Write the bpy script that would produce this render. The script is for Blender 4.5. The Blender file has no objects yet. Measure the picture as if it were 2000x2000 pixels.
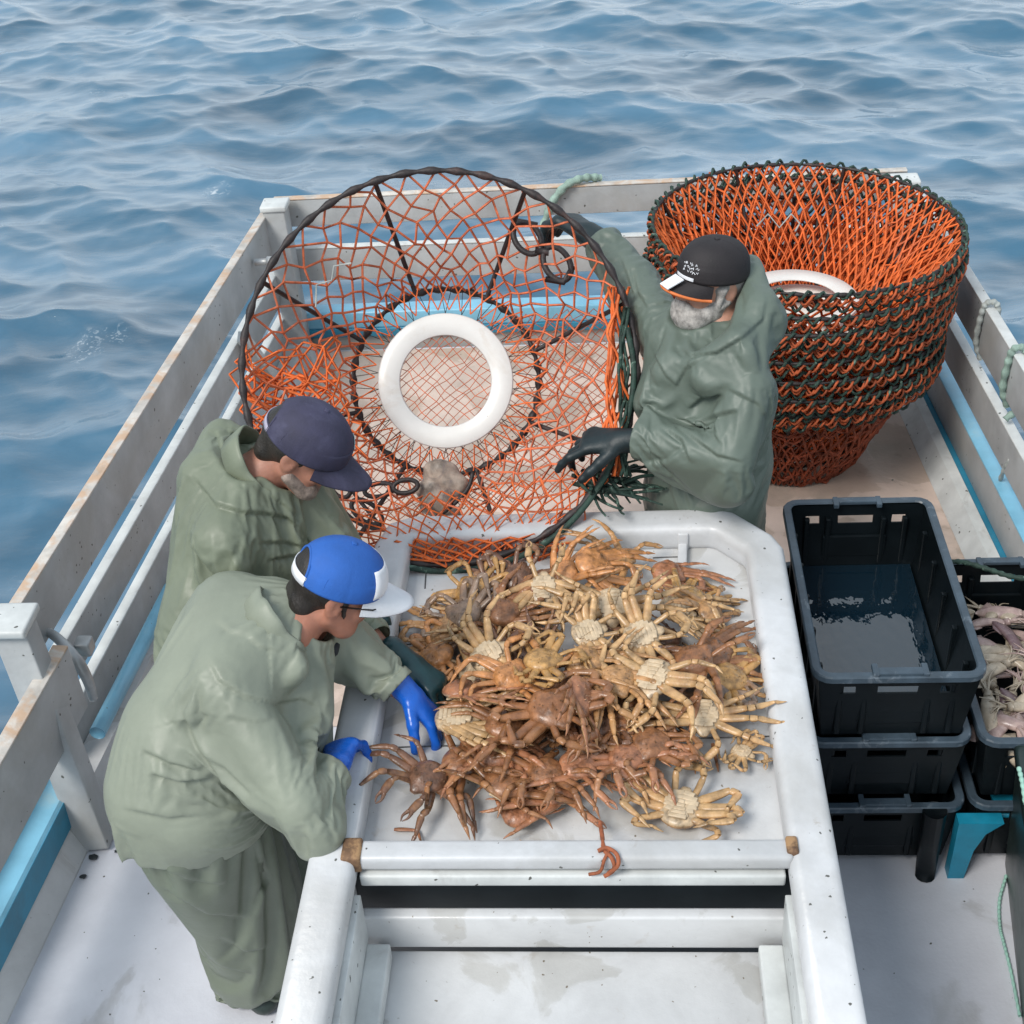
import bpy, bmesh, math, random
import numpy as np
from mathutils import Vector, Matrix
from mathutils.bvhtree import BVHTree

R_ = math.radians
scene = bpy.context.scene
COL = scene.collection
rng = np.random.default_rng(7)
random.seed(7)

# ------------------------------------------------------------------ camera
CAM = np.array([0.0, 0.0, 3.3])
FPX = 2700.0
_p, _y, _r = R_(36.25), R_(5.5), R_(4.5)
FW = np.array([-math.sin(_y)*math.cos(_p), math.cos(_y)*math.cos(_p), -math.sin(_p)])
_r0 = np.array([math.cos(_y), math.sin(_y), 0.0]); _u0 = np.cross(_r0, FW)
RT = _r0*math.cos(_r) - _u0*math.sin(_r)
UP = _u0*math.cos(_r) + _r0*math.sin(_r)
cd = bpy.data.cameras.new('camera'); cam = bpy.data.objects.new('camera', cd); COL.objects.link(cam)
cd.sensor_width = 36; cd.sensor_fit = 'HORIZONTAL'; cd.lens = 36*FPX/2000; cd.clip_start = .05; cd.clip_end = 2000
M = Matrix(((RT[0], UP[0], -FW[0], CAM[0]), (RT[1], UP[1], -FW[1], CAM[1]), (RT[2], UP[2], -FW[2], CAM[2]), (0, 0, 0, 1)))
cam.matrix_world = M
scene.camera = cam
scene.render.resolution_x = scene.render.resolution_y = 1024

# ------------------------------------------------------------------ light
SUN_EL, SUN_AZ = R_(50), R_(222)
w = bpy.data.worlds.new('World'); scene.world = w; w.use_nodes = True
nt = w.node_tree; nt.nodes.clear()
wo = nt.nodes.new('ShaderNodeOutputWorld'); bg = nt.nodes.new('ShaderNodeBackground')
sky = nt.nodes.new('ShaderNodeTexSky'); sky.sky_type = 'NISHITA'; sky.sun_disc = False
sky.sun_elevation = SUN_EL; sky.sun_rotation = SUN_AZ
sky.air_density = 1.0; sky.dust_density = 1.0; sky.ozone_density = 1.0
hs = nt.nodes.new('ShaderNodeHueSaturation'); hs.inputs['Saturation'].default_value = .42
nt.links.new(sky.outputs[0], hs.inputs['Color']); # a thin cloud layer evens the clear sky out
cl_ = nt.nodes.new('ShaderNodeTexNoise'); cl_.inputs['Scale'].default_value = 1.6; cl_.inputs['Detail'].default_value = 4
cr_ = nt.nodes.new('ShaderNodeValToRGB'); cr_.color_ramp.elements[0].color = (3.7, 4.8, 5.9, 1); cr_.color_ramp.elements[0].position = .35; cr_.color_ramp.elements[1].color = (7.1, 7.8, 8.4, 1); cr_.color_ramp.elements[1].position = .65
nt.links.new(cl_.outputs[0], cr_.inputs[0]); cm_ = nt.nodes.new('ShaderNodeMixRGB'); cm_.inputs[0].default_value = .72
nt.links.new(hs.outputs[0], cm_.inputs[1]); nt.links.new(cr_.outputs[0], cm_.inputs[2]); nt.links.new(cm_.outputs[0], bg.inputs[0]); nt.links.new(bg.outputs[0], wo.inputs[0])
bg.inputs[1].default_value = .105
sd = bpy.data.lights.new('sun', 'SUN'); sd.energy = 2.1; sd.angle = R_(22); sd.color = (1, .955, .89)
so = bpy.data.objects.new('sun', sd); COL.objects.link(so)
# direction towards the sun (sky rotation is measured from +Y, clockwise seen from above)
sdir = Vector((math.sin(SUN_AZ)*math.cos(SUN_EL), math.cos(SUN_AZ)*math.cos(SUN_EL), math.sin(SUN_EL)))
so.rotation_euler = sdir.to_track_quat('Z', 'Y').to_euler(); so.location = (0, 0, 8)
vs = scene.view_settings; vs.view_transform = 'Standard'; vs.look = 'None'; vs.gamma = 1; vs.use_curve_mapping = False
vs.exposure = 0.48

# ------------------------------------------------------------------ helpers
def ray(px, py): return FW*FPX + RT*(px-1000) - UP*(py-1000)
def at(px, py, z):
    d = ray(px, py); return CAM + d*(z-CAM[2])/d[2]
def atd(px, py, dep): return CAM + ray(px, py)/FPX*dep
def A3(*v): return np.array(v, float)
def nrm(v): v = np.asarray(v, float); return v/np.linalg.norm(v)

def link(o, parent=None):
    COL.objects.link(o)
    if parent is not None: o.parent = parent
    return o
def tag(o, label=None, cat=None, group=None, kind=None):
    if label: o['label'] = label
    if cat: o['category'] = cat
    if group: o['group'] = group
    if kind: o['kind'] = kind
    return o
def empty(name, loc=(0, 0, 0)):
    o = bpy.data.objects.new(name, None); o.location = loc; o.empty_display_size = .1; COL.objects.link(o)
    bpy.context.view_layer.update(); return o
def mesh(name, V, F, m, parent=None, smooth=True):
    me = bpy.data.meshes.new(name)
    if isinstance(F, np.ndarray) and F.ndim == 2:
        n = len(F); k = F.shape[1]
        me.vertices.add(len(V)); me.vertices.foreach_set('co', np.asarray(V, np.float32).ravel())
        me.loops.add(n*k); me.loops.foreach_set('vertex_index', F.astype(np.int32).ravel())
        me.polygons.add(n); me.polygons.foreach_set('loop_start', np.arange(0, n*k, k, dtype=np.int32))
        me.update(calc_edges=True)
    else:
        me.from_pydata([tuple(map(float, v)) for v in V], [], [tuple(map(int, f)) for f in F]); me.update()
    me.validate()
    if smooth: me.polygons.foreach_set('use_smooth', [True]*len(me.polygons))
    me.materials.append(m)
    o = bpy.data.objects.new(name, me); COL.objects.link(o)
    if parent is not None:
        o.parent = parent; o.matrix_parent_inverse = parent.matrix_world.inverted() if parent.type == 'EMPTY' and not parent.get('_local') else Matrix()
    return o

class MB:
    "collects geometry and links it as one mesh"
    def __init__(s): s.V = []; s.F = []; s.n = 0
    def add(s, V, F):
        V = np.asarray(V, float); s.V.append(V); s.F += [tuple(int(i)+s.n for i in f) for f in F]; s.n += len(V)
    def rbox(s, c, size, bev=.006, rot=None, seg=2):
        bm = bmesh.new(); bmesh.ops.create_cube(bm, size=1)
        for v in bm.verts: v.co = Vector((v.co.x*size[0], v.co.y*size[1], v.co.z*size[2]))
        if bev > 0: bmesh.ops.bevel(bm, geom=bm.edges[:], offset=bev, segments=seg, profile=.6, affect='EDGES')
        Mx = Matrix.Translation(Vector(c))
        if rot is not None: Mx = Mx @ rot
        bm.transform(Mx); bm.verts.ensure_lookup_table(); bm.verts.index_update()
        s.add([v.co[:] for v in bm.verts], [[v.index for v in f.verts] for f in bm.faces]); bm.free()
    def board(s, a, b, h, t, bev=.005, n=(0, 0, 1)):
        "plank from a to b (centre line), height h along n, thickness t"
        a, b = Vector(a), Vector(b); x = (b-a); L = x.length; x.normalize(); n = Vector(n); y = n.cross(x).normalized(); z = x.cross(y)
        rot = Matrix((x, y, z)).transposed().to_4x4()
        s.rbox((a+b)/2, (L, t, h), bev, rot)
    def tube(s, P, r, sides=8, closed=False, flat=None, cap=True):
        V, F = tube_vf(P, r, sides, closed, flat, cap); s.add(V, F)
    def build(s, name, m, parent=None, smooth=True):
        return mesh(name, np.vstack(s.V), s.F, m, parent, smooth)

def tube_vf(P, r, sides=8, closed=False, flat=None, cap=True):
    P = np.asarray(P, float); n = len(P)
    r = np.full(n, r, float) if np.isscalar(r) else np.asarray(r, float)
    if closed: T = np.roll(P, -1, 0)-np.roll(P, 1, 0)
    else:
        T = np.gradient(P, axis=0)
    T /= np.maximum(np.linalg.norm(T, axis=1, keepdims=True), 1e-9)
    u = np.cross(T[0], (0, 0, 1) if flat is None else flat)
    if np.linalg.norm(u) < .05: u = np.cross(T[0], (1, 0, 0))
    u = nrm(u); U = np.zeros_like(P)
    for i in range(n):
        u = u - T[i]*(u@T[i]); u = u/max(np.linalg.norm(u), 1e-9); U[i] = u
    W = np.cross(T, U)
    a = np.linspace(0, 2*math.pi, sides, endpoint=False)
    k = 1.0 if flat is None else .55
    V = (P[:, None] + r[:, None, None]*(np.cos(a)[None, :, None]*U[:, None] + k*np.sin(a)[None, :, None]*W[:, None])).reshape(-1, 3)
    F = []
    m = n if closed else n-1
    for i in range(m):
        j = (i+1) % n
        for q in range(sides):
            q2 = (q+1) % sides
            F.append((i*sides+q, j*sides+q, j*sides+q2, i*sides+q2)[::-1])
    if cap and not closed:
        F.append(tuple(range(sides))); F.append(tuple((n-1)*sides+q for q in range(sides))[::-1])
    return V, F
def smooth_path(pts, n=8):
    "Catmull-Rom through the points"
    P = [np.array(p, float) for p in pts]; P = [2*P[0]-P[1]]+P+[2*P[-1]-P[-2]]; out = []
    for i in range(1, len(P)-2):
        for t in np.linspace(0, 1, n, endpoint=False):
            out.append(.5*((2*P[i])+(-P[i-1]+P[i+1])*t+(2*P[i-1]-5*P[i]+4*P[i+1]-P[i+2])*t*t+(-P[i-1]+3*P[i]-3*P[i+1]+P[i+2])*t**3))
    out.append(P[-2]); return np.array(out)
def sweep(path, prof, closed=False):
    "sweep a closed 2D profile (outward, up) along a horizontal path with mitred corners"
    P = np.asarray(path, float); n = len(P); V = []; F = []
    for i in range(n):
        a = P[i]-P[i-1] if (i > 0 or closed) else P[i+1]-P[i]
        b = P[(i+1) % n]-P[i] if (i < n-1 or closed) else a
        a = a/np.linalg.norm(a); b = b/np.linalg.norm(b); t = nrm(a+b); o = A3(t[1], -t[0], 0); k = 1/max(.3, t@a)
        for (u, v) in prof: V.append(P[i]+o*u*k+A3(0, 0, v))
    m = len(prof)
    for i in range(n if closed else n-1):
        j = (i+1) % n
        for q in range(m): F.append((i*m+q, j*m+q, j*m+(q+1) % m, i*m+(q+1) % m))
    if not closed: F.append(tuple(range(m))); F.append(tuple((n-1)*m+q for q in range(m))[::-1])
    return V, F
def rprof(w, h, r, k=4):
    "rounded rectangle profile centred on u=0, top at v=0"
    out = []
    for cx, cy, a0 in ((w/2-r, -r, 0), (-w/2+r, -r, 90), (-w/2+r, -h+r, 180), (w/2-r, -h+r, 270)):
        for i in range(k+1):
            a = R_(a0+90*i/k); out.append((cx+r*math.cos(a), cy+r*math.sin(a)))
    return out

# ------------------------------------------------------------------ materials
def ramp(nt, stops):
    n = nt.nodes.new('ShaderNodeValToRGB'); e = n.color_ramp.elements
    e[0].position, e[0].color = stops[0][0], (*stops[0][1], 1) if len(stops[0][1]) == 3 else stops[0][1]
    e[1].position, e[1].color = stops[-1][0], (*stops[-1][1], 1)
    for p, c in stops[1:-1]:
        x = e.new(p); x.color = (*c, 1)
    return n
def g(v): return (v, v, v)
def mat(name, col, rough=.5, var=.12, vscale=6, spots=None, bump=.15, bscale=60, stain=None, objcol=False, metal=0, spec=.5, stretch=None, bdist=.002, under=None, wet=0):
    m = bpy.data.materials.new(name); m.use_nodes = True; nt = m.node_tree; N = nt.nodes; L = nt.links
    b = N['Principled BSDF']; b.inputs['Roughness'].default_value = rough; b.inputs['Metallic'].default_value = metal
    b.inputs['Specular IOR Level'].default_value = spec
    tc = N.new('ShaderNodeTexCoord'); mp = N.new('ShaderNodeMapping'); L.new(tc.outputs['Object'], mp.inputs[0])
    if stretch: mp.inputs['Scale'].default_value = stretch
    no = N.new('ShaderNodeTexNoise'); no.inputs['Scale'].default_value = vscale; no.inputs['Detail'].default_value = 6; no.inputs['Roughness'].default_value = .6
    L.new(mp.outputs[0], no.inputs['Vector'])
    base = N.new('ShaderNodeMix'); base.data_type = 'RGBA'; base.blend_type = 'MULTIPLY'; base.inputs[0].default_value = 1
    rp = ramp(nt, [(.3, g(1-var*2)), (.7, g(1+var*.6))]); L.new(no.outputs[0], rp.inputs[0]); L.new(rp.outputs[0], base.inputs[7])
    src = None
    if wet:      # damp patches: darker and smoother
        pass
    if objcol:
        oi = N.new('ShaderNodeObjectInfo'); src = oi.outputs['Color']
    else:
        c = N.new('ShaderNodeRGB'); c.outputs[0].default_value = (*col, 1); src = c.outputs[0]
    if under is not None:     # the under side of the animal is paler
        sx = N.new('ShaderNodeSeparateXYZ'); L.new(tc.outputs['Normal'], sx.inputs[0])
        ur = ramp(nt, [(.25, g(1)), (.6, g(0))]); ma = N.new('ShaderNodeMath'); ma.operation = 'MULTIPLY_ADD'; ma.inputs[1].default_value = .5; ma.inputs[2].default_value = .5
        L.new(sx.outputs[2], ma.inputs[0]); L.new(ma.outputs[0], ur.inputs[0])
        um = N.new('ShaderNodeMix'); um.data_type = 'RGBA'; L.new(ur.outputs[0], um.inputs[0]); L.new(src, um.inputs[6]); um.inputs[7].default_value = (*under, 1); src = um.outputs[2]
    L.new(src, base.inputs[6]); cur = base.outputs[2]
    for st in (stain or []):   # (scale, lo, hi, colour, strength)
        n2 = N.new('ShaderNodeTexNoise'); n2.inputs['Scale'].default_value = st[0]; n2.inputs['Detail'].default_value = 8; n2.inputs['Roughness'].default_value = .65; n2.inputs['W' if False else 'Distortion'].default_value = .6
        mp2 = N.new('ShaderNodeMapping'); mp2.inputs['Location'].default_value = (st[0]*3.1, 1.7, .3); L.new(tc.outputs['Object'], mp2.inputs[0])
        if len(st) > 5: mp2.inputs['Scale'].default_value = st[5]
        L.new(mp2.outputs[0], n2.inputs['Vector'])
        r2 = ramp(nt, [(st[1], g(0)), (st[2], g(st[4]))]); L.new(n2.outputs[0], r2.inputs[0])
        mx = N.new('ShaderNodeMix'); mx.data_type = 'RGBA'; L.new(r2.outputs[0], mx.inputs[0]); L.new(cur, mx.inputs[6]); mx.inputs[7].default_value = (*st[3], 1); cur = mx.outputs[2]
    if spots:                  # (scale, radius, colour)
        vo = N.new('ShaderNodeTexVoronoi'); vo.inputs['Scale'].default_value = spots[0]; vo.inputs['Randomness'].default_value = 1
        ns = N.new('ShaderNodeTexNoise'); ns.inputs['Scale'].default_value = spots[0]*2.2
        L.new(tc.outputs['Object'], ns.inputs['Vector'])
        add = N.new('ShaderNodeMixRGB'); add.blend_type = 'ADD'; add.inputs[0].default_value = .012; L.new(tc.outputs['Object'], add.inputs[1]); L.new(ns.outputs[1], add.inputs[2]); L.new(add.outputs[0], vo.inputs['Vector'])
        sep = N.new('ShaderNodeSeparateColor'); L.new(vo.outputs['Color'], sep.inputs[0])
        lt = N.new('ShaderNodeMath'); lt.operation = 'LESS_THAN'; L.new(vo.outputs['Distance'], lt.inputs[0])
        mm = N.new('ShaderNodeMath'); mm.operation = 'MULTIPLY'; pw = N.new('ShaderNodeMath'); pw.operation = 'POWER'; pw.inputs[1].default_value = 2.6; L.new(sep.outputs[0], pw.inputs[0]); L.new(pw.outputs[0], mm.inputs[0]); mm.inputs[1].default_value = spots[1]; L.new(mm.outputs[0], lt.inputs[1])
        mx = N.new('ShaderNodeMix'); mx.data_type = 'RGBA'; L.new(lt.outputs[0], mx.inputs[0]); L.new(cur, mx.inputs[6]); mx.inputs[7].default_value = (*spots[2], 1); cur = mx.outputs[2]
    wmask = None
    if wet:
        wn = N.new('ShaderNodeTexNoise'); wn.inputs['Scale'].default_value = wet[0]; wn.inputs['Detail'].default_value = 5; wn.inputs['Distortion'].default_value = .7; L.new(tc.outputs['Object'], wn.inputs['Vector'])
        wr_ = ramp(nt, [(wet[1], g(0)), (wet[1]+.05, g(1))]); L.new(wn.outputs[0], wr_.inputs[0]); wmask = wr_.outputs[0]
        mx = N.new('ShaderNodeMix'); mx.data_type = 'RGBA'; mx.blend_type = 'MULTIPLY'; L.new(wmask, mx.inputs[0]); L.new(cur, mx.inputs[6]); mx.inputs[7].default_value = (wet[2], wet[2]*.985, wet[2]*.95, 1); cur = mx.outputs[2]
    L.new(cur, b.inputs['Base Color'])
    if bump:
        nb = N.new('ShaderNodeTexNoise'); nb.inputs['Scale'].default_value = bscale; nb.inputs['Detail'].default_value = 5; L.new(mp.outputs[0], nb.inputs['Vector'])
        bu = N.new('ShaderNodeBump'); bu.inputs['Strength'].default_value = bump; bu.inputs['Distance'].default_value = bdist; L.new(nb.outputs[0], bu.inputs['Height']); L.new(bu.outputs[0], b.inputs['Normal'])
        rr = N.new('ShaderNodeMapRange'); rr.inputs[3].default_value = max(.05, rough-.12); rr.inputs[4].default_value = min(1, rough+.14); L.new(no.outputs[0], rr.inputs[0]); L.new(rr.outputs[0], b.inputs['Roughness'])
        if wmask is not None:
            rm = N.new('ShaderNodeMix'); rm.data_type = 'FLOAT'; L.new(wmask, rm.inputs[0]); L.new(rr.outputs[0], rm.inputs[2]); rm.inputs[3].default_value = .09; L.new(rm.outputs[0], b.inputs['Roughness'])
    return m
MT = {}
dirt = (.10, .10, .09); rust = (.32, .16, .06); grime = (.34, .33, .31)
MT['rail'] = mat('weathered_grey_paint', (.44, .455, .46), .5, .14, 5, spots=(34, .2, dirt), stain=[(3.2, .5, .7, (.33, .32, .29), .6), (14, .68, .76, (.13, .13, .12), .5)], bump=.5, bscale=35)
MT['edge'] = mat('bare_wood_edge', (.62, .58, .53), .65, .2, 12, stain=[(9, .46, .6, (.52, .33, .2), .8), (5, .6, .7, (.22, .2, .17), .5)], bump=.6, bscale=40)
MT['cap'] = mat('weathered_white_paint', (.62, .64, .63), .5, .12, 8, spots=(34, .2, dirt), stain=[(6, .58, .72, grime, .7)], bump=.5, bscale=40)
MT['blue'] = mat('light_blue_paint', (.21, .49, .66), .35, .12, 6, spots=(24, .12, dirt), stain=[(4, .56, .72, (.30, .46, .52), .7), (11, .66, .74, (.12, .2, .25), .5)], bump=.3)
MT['blue2'] = mat('deep_and_shaded_blue', (.03, .23, .36), .35, .15, 6, stain=[(5, .55, .75, (.05, .12, .16), .7)], bump=.3)
MT['deck'] = mat('white_deck_paint', (.64, .65, .70), .4, .08, 2.2, wet=(2.2, .56, .80), spots=(26, .10, dirt), stain=[(1.7, .5, .75, (.44, .45, .5), .6), (6, .64, .78, (.42, .38, .33), .5)], bump=.35, bscale=90)
MT['aft'] = mat('cream_deck_paint', (.70, .555, .47), .5, wet=(2.6, .50, .80), var=.12, vscale=3, spots=(18, .1, dirt), stain=[(2.4, .48, .7, (.42, .37, .32), .8), (7, .62, .76, (.26, .22, .18), .55)], bump=.5, bscale=60)
MT['panel'] = mat('grey_beige_panel', (.40, .39, .37), .55, .12, 4, stain=[(4, .52, .7, (.30, .25, .2), .6)], bump=.4)
MT['tray'] = mat('white_tray_paint', (.63, .635, .64), .38, .10, 3, wet=(5, .54, .84), spots=(38, .13, (.2, .17, .13)), stain=[(2.6, .48, .72, (.42, .42, .42), .6), (10, .62, .74, (.38, .31, .24), .55), (40, .66, .74, (.2, .17, .14), .6)], bump=.3, bscale=80)
MT['rim'] = mat('glossy_white_rim', (.60, .61, .625), .36, .1, 5, spots=(44, .17, dirt), stain=[(2.2, .46, .7, (.36, .35, .33), .6), (4, .5, .74, (.42, .43, .43), .5), (13, .64, .75, (.3, .25, .2), .6), (50, .68, .74, (.15, .14, .12), .7)], bump=.5, bscale=50)
MT['rust'] = mat('rusty_metal', (.18, .10, .055), .7, .3, 30, stain=[(20, .45, .6, (.42, .25, .12), .8)], bump=.8, bscale=90)
MT['dark'] = mat('gap_shade_and_debris', (.018, .024, .028), .5, .2, 5)  # near-black of the added shade box under the table and the deck debris
MT['line'] = mat('seam_sealant', (.17, .17, .17), .7, .3, 20)
MT['crate'] = mat('black_plastic', (.005, .008, .010), .34, .2, 8, spec=.2, stain=[(7, .62, .74, (.02, .026, .028), .6)], bump=.25, bscale=40)
MT['crim'] = mat('scuffed_crate_rim', (.05, .075, .10), .38, .2, 14, stain=[(18, .6, .7, (.16, .19, .22), .7)], bump=.4, bscale=70)
MT['stool'] = mat('blue_plastic', (.01, .23, .36), .35, .15, 10)
MT['bin'] = mat('dark_green_plastic', (.015, .028, .026), .35, .2, 8)
MT['orange'] = mat('orange_twine', (.84, .17, .035), .7, .25, 30, stain=[(3, .58, .7, (.62, .2, .12), .6)], bump=.5, bscale=300)
MT['orange2'] = mat('faded_red_twine', (.80, .20, .085), .7, .25, 30, stain=[(3, .55, .7, (.45, .2, .14), .6)], bump=.5, bscale=300)
MT['orange3'] = mat('worn_orange_twine', (.52, .11, .035), .7, .3, 25, bump=.5, bscale=300)
MT['dorange'] = mat('dark_orange_twine', (.36, .07, .025), .6, .35, 25, bump=.5, bscale=300)  # darker orange for the net at the foot of the pot stack
MT['black'] = mat('black_wrapped_steel', (.03, .022, .022), .55, .3, 30, stain=[(12, .58, .68, (.10, .05, .04), .6)], bump=.6, bscale=120)
MT['green'] = mat('dark_green_rope', (.025, .06, .045), .7, .35, 30, stain=[(30, .58, .64, (.16, .26, .2), .8)], bump=.8, bscale=200)
MT['collar'] = mat('white_plastic', (.74, .73, .70), .3, .05, 6, stain=[(5, .6, .75, (.55, .47, .38), .6)], bump=.15, spots=(20, .06, (.1, .08, .07)))
MT['rope'] = mat('grey_white_rope', (.42, .45, .43), .8, .2, 30, bump=.9, bscale=160)
MT['grope'] = mat('pale_green_rope', (.30, .42, .36), .8, .2, 30, bump=.9, bscale=160)
MT['twine'] = mat('rusty_orange_string', (.40, .12, .05), .8, .3, 40)
MT['mint'] = mat('mint_cord', (.36, .62, .52), .6, .1, 20)
MT['galv'] = mat('galvanised_metal', (.45, .46, .46), .45, .15, 20, metal=.5)
# ------------------------------------------------------------------ sea
def ocean(n, L, seed, wind=(.8, .6), V=3.2, amp=1.0):
    r = np.random.default_rng(seed); k = np.fft.fftfreq(n, L/n)*2*np.pi
    KX, KY = np.meshgrid(k, k, indexing='ij'); K = np.sqrt(KX**2+KY**2); K[0, 0] = 1e-6
    wd = nrm(wind); c = (KX*wd[0]+KY*wd[1])/K; Lw = V*V/9.81
    P = np.exp(-1/(K*Lw)**2)/K**4*(np.abs(c)**2+.06)*np.exp(-(K*.018)**2)*np.exp(-(.45/(K))**2*0)
    P[K < 2*np.pi/3.5] *= .35; P *= np.where(K > 2*np.pi/.3, .35, 1)*np.where(K > 2*np.pi/1.3, 1.6, 1); P[0, 0] = 0
    h = (r.normal(size=(n, n))+1j*r.normal(size=(n, n)))*np.sqrt(P)
    z = np.fft.ifft2(h).real; s = amp/z.std()
    dx = np.fft.ifft2(-1j*KX/K*h).real; dy = np.fft.ifft2(-1j*KY/K*h).real
    return z*s, dx*s, dy*s
SEA = -.85
n = 620; L = 18.0
z, dx, dy = ocean(n, L, 11, wind=(.35, .94), V=2.3, amp=.040)
xs = np.linspace(0, L, n, endpoint=False)-10.5; ys = np.linspace(0, L, n, endpoint=False)+.3
X, Y = np.meshgrid(xs, ys, indexing='ij')
V = np.stack([X-dx*1.15, Y-dy*1.15, z+SEA], -1).reshape(-1, 3)
i, j = np.meshgrid(np.arange(n-1), np.arange(n-1), indexing='ij'); a = (i*n+j).ravel()
F = np.stack([a, a+n, a+n+1, a+1], 1)
m = bpy.data.materials.new('sea_water'); m.use_nodes = True; nt = m.node_tree; N = nt.nodes; Lk = nt.links; b = N['Principled BSDF']
b.inputs['Roughness'].default_value = .10; b.inputs['IOR'].default_value = 1.46; b.inputs['Specular IOR Level'].default_value = 1.0; b.inputs['Coat Weight'].default_value = 1.0; b.inputs['Coat IOR'].default_value = 1.48; b.inputs['Coat Roughness'].default_value = .12
tc = N.new('ShaderNodeTexCoord')
n1 = N.new('ShaderNodeTexNoise'); n1.inputs['Scale'].default_value = .55; n1.inputs['Detail'].default_value = 6; n1.inputs['Distortion'].default_value = .8; mp1 = N.new('ShaderNodeMapping'); mp1.inputs['Rotation'].default_value = (0, 0, .25); mp1.inputs['Scale'].default_value = (.55, 1.5, 1); Lk.new(tc.outputs['Object'], mp1.inputs[0]); Lk.new(mp1.outputs[0], n1.inputs['Vector'])
r1 = ramp(nt, [(.34, (.012, .07, .125)), (.5, (.032, .118, .195)), (.66, (.075, .18, .275))]); Lk.new(n1.outputs[0], r1.inputs[0])
# a little foam in small patches
n2 = N.new('ShaderNodeTexNoise'); n2.inputs['Scale'].default_value = 1.1; n2.inputs['Detail'].default_value = 3; Lk.new(tc.outputs['Object'], n2.inputs['Vector'])
n3 = N.new('ShaderNodeTexNoise'); n3.inputs['Scale'].default_value = 22; n3.inputs['Detail'].default_value = 6; n3.inputs['Distortion'].default_value = 1.5; Lk.new(tc.outputs['Object'], n3.inputs['Vector'])
r2 = ramp(nt, [(.68, g(0)), (.78, g(1))]); r3 = ramp(nt, [(.54, g(0)), (.66, g(.7))]); Lk.new(n2.outputs[0], r2.inputs[0]); Lk.new(n3.outputs[0], r3.inputs[0])
mu = N.new('ShaderNodeMath'); mu.operation = 'MULTIPLY'; Lk.new(r2.outputs[0], mu.inputs[0]); Lk.new(r3.outputs[0], mu.inputs[1])
mx = N.new('ShaderNodeMix'); mx.data_type = 'RGBA'; Lk.new(mu.outputs[0], mx.inputs[0]); Lk.new(r1.outputs[0], mx.inputs[6]); mx.inputs[7].default_value = (.6, .65, .68, 1); Lk.new(mx.outputs[2], b.inputs['Base Color'])
nb = N.new('ShaderNodeTexNoise'); nb.inputs['Scale'].default_value = 9; nb.inputs['Detail'].default_value = 5; nb.inputs['Roughness'].default_value = .55
mpb = N.new('ShaderNodeMapping'); mpb.inputs['Scale'].default_value = (.6, 1.4, 1); Lk.new(tc.outputs['Object'], mpb.inputs[0]); Lk.new(mpb.outputs[0], nb.inputs['Vector'])
bu = N.new('ShaderNodeBump'); bu.inputs['Strength'].default_value = .28; bu.inputs['Distance'].default_value = .025; Lk.new(nb.outputs[0], bu.inputs['Height']); Lk.new(bu.outputs[0], b.inputs['Normal'])
MT['sea'] = m
# the hull keeps the sea out of the boat: drop the faces under the deck
cen = V[F].mean(1); keep = ~((cen[:, 0] > -1.5) & (cen[:, 0] < 1.25) & (cen[:, 1] < 5.6))
sea = mesh('sea', V, F[keep], m); tag(sea, kind='structure')
# outer sea reaching the horizon (the same water, coarser)
ring = [0, 18, 60, 200, 700, 2000.]
Vo = []; Fo = []
cx, cy = -1.5, 9.3; seg = 48
for r in [8.4]+ring[1:]:
    for q in range(seg):
        t = 2*math.pi*q/seg; sq = 1/max(abs(math.cos(t)), abs(math.sin(t))) if r < 9 else 1
        Vo.append((cx+r*sq*math.cos(t), cy+r*sq*math.sin(t), SEA-.05))
for a in range(len(ring)-1):
    for q in range(seg): Fo.append((a*seg+q, (a+1)*seg+q, (a+1)*seg+(q+1) % seg, a*seg+(q+1) % seg))
tag(mesh('outer_sea', Vo, Fo, m), kind='structure')

# ------------------------------------------------------------------ boat
boat = empty('fishing_boat', (0, 3, 0))
tag(boat, 'open white and grey wooden fishing boat with light blue gunwales and plank side rails', 'boat')
def LX(y): return -1.581+(y-5.749)*(1.793-1.581)/(5.749-3.041)*1.0   # left rail line
def RX(y): return 1.374-(y-5.03)*.062                              # right rail line
YT = 5.86
# deck sheets
Vd = [(-1.66, 2.95, 0), (LX(-1)-.0, -1, 0), (1.75, -1, 0), (RX(2.9)-.02, 2.9, 0), (RX(5.84)-.03, 5.84, 0), (LX(5.84)+.03, 5.84, 0)]
Vd = [(LX(-1), -1, 0), (1.72, -1, 0), (RX(5.84)-.02, 5.84, 0), (LX(5.84)+.02, 5.84, 0)]
mesh('deck', Vd, [(0, 1, 2, 3)], MT['deck'], boat, False)
b_ = MB(); y0 = 3.28
b_.add([(LX(y0)+.05, y0, .004), (RX(y0)-.05, y0, .004), (RX(5.82)-.03, 5.82, .004), (LX(5.82)+.03, 5.82, .004)], [(0, 1, 2, 3)])
b_.build('aft_deck', MT['aft'], boat, False)
# hull sides below the deck
for s, f in ((-1, LX), (1, RX)):
    h = MB(); h.add([(f(y)+s*(.03 if z > -.4 else -.25), y, z) for z in (.06, -.3, -1.3) for y in (-1, 2, 4, 5.93)], [(r*4+c, r*4+c+1, r*4+c+5, r*4+c+4) for r in range(2) for c in range(3)])
    h.build('hull_side', MT['blue2'], boat, False)
h = MB(); h.add([(LX(5.93)-.03, 5.93, .06), (RX(5.93)+.03, 5.93, .06), (RX(5.93)-.2, 5.9, -1.3), (LX(5.93)+.2, 5.9, -1.3)], [(0, 1, 2, 3)]); h.build('hull_stern', MT['blue2'], boat, False)

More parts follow.
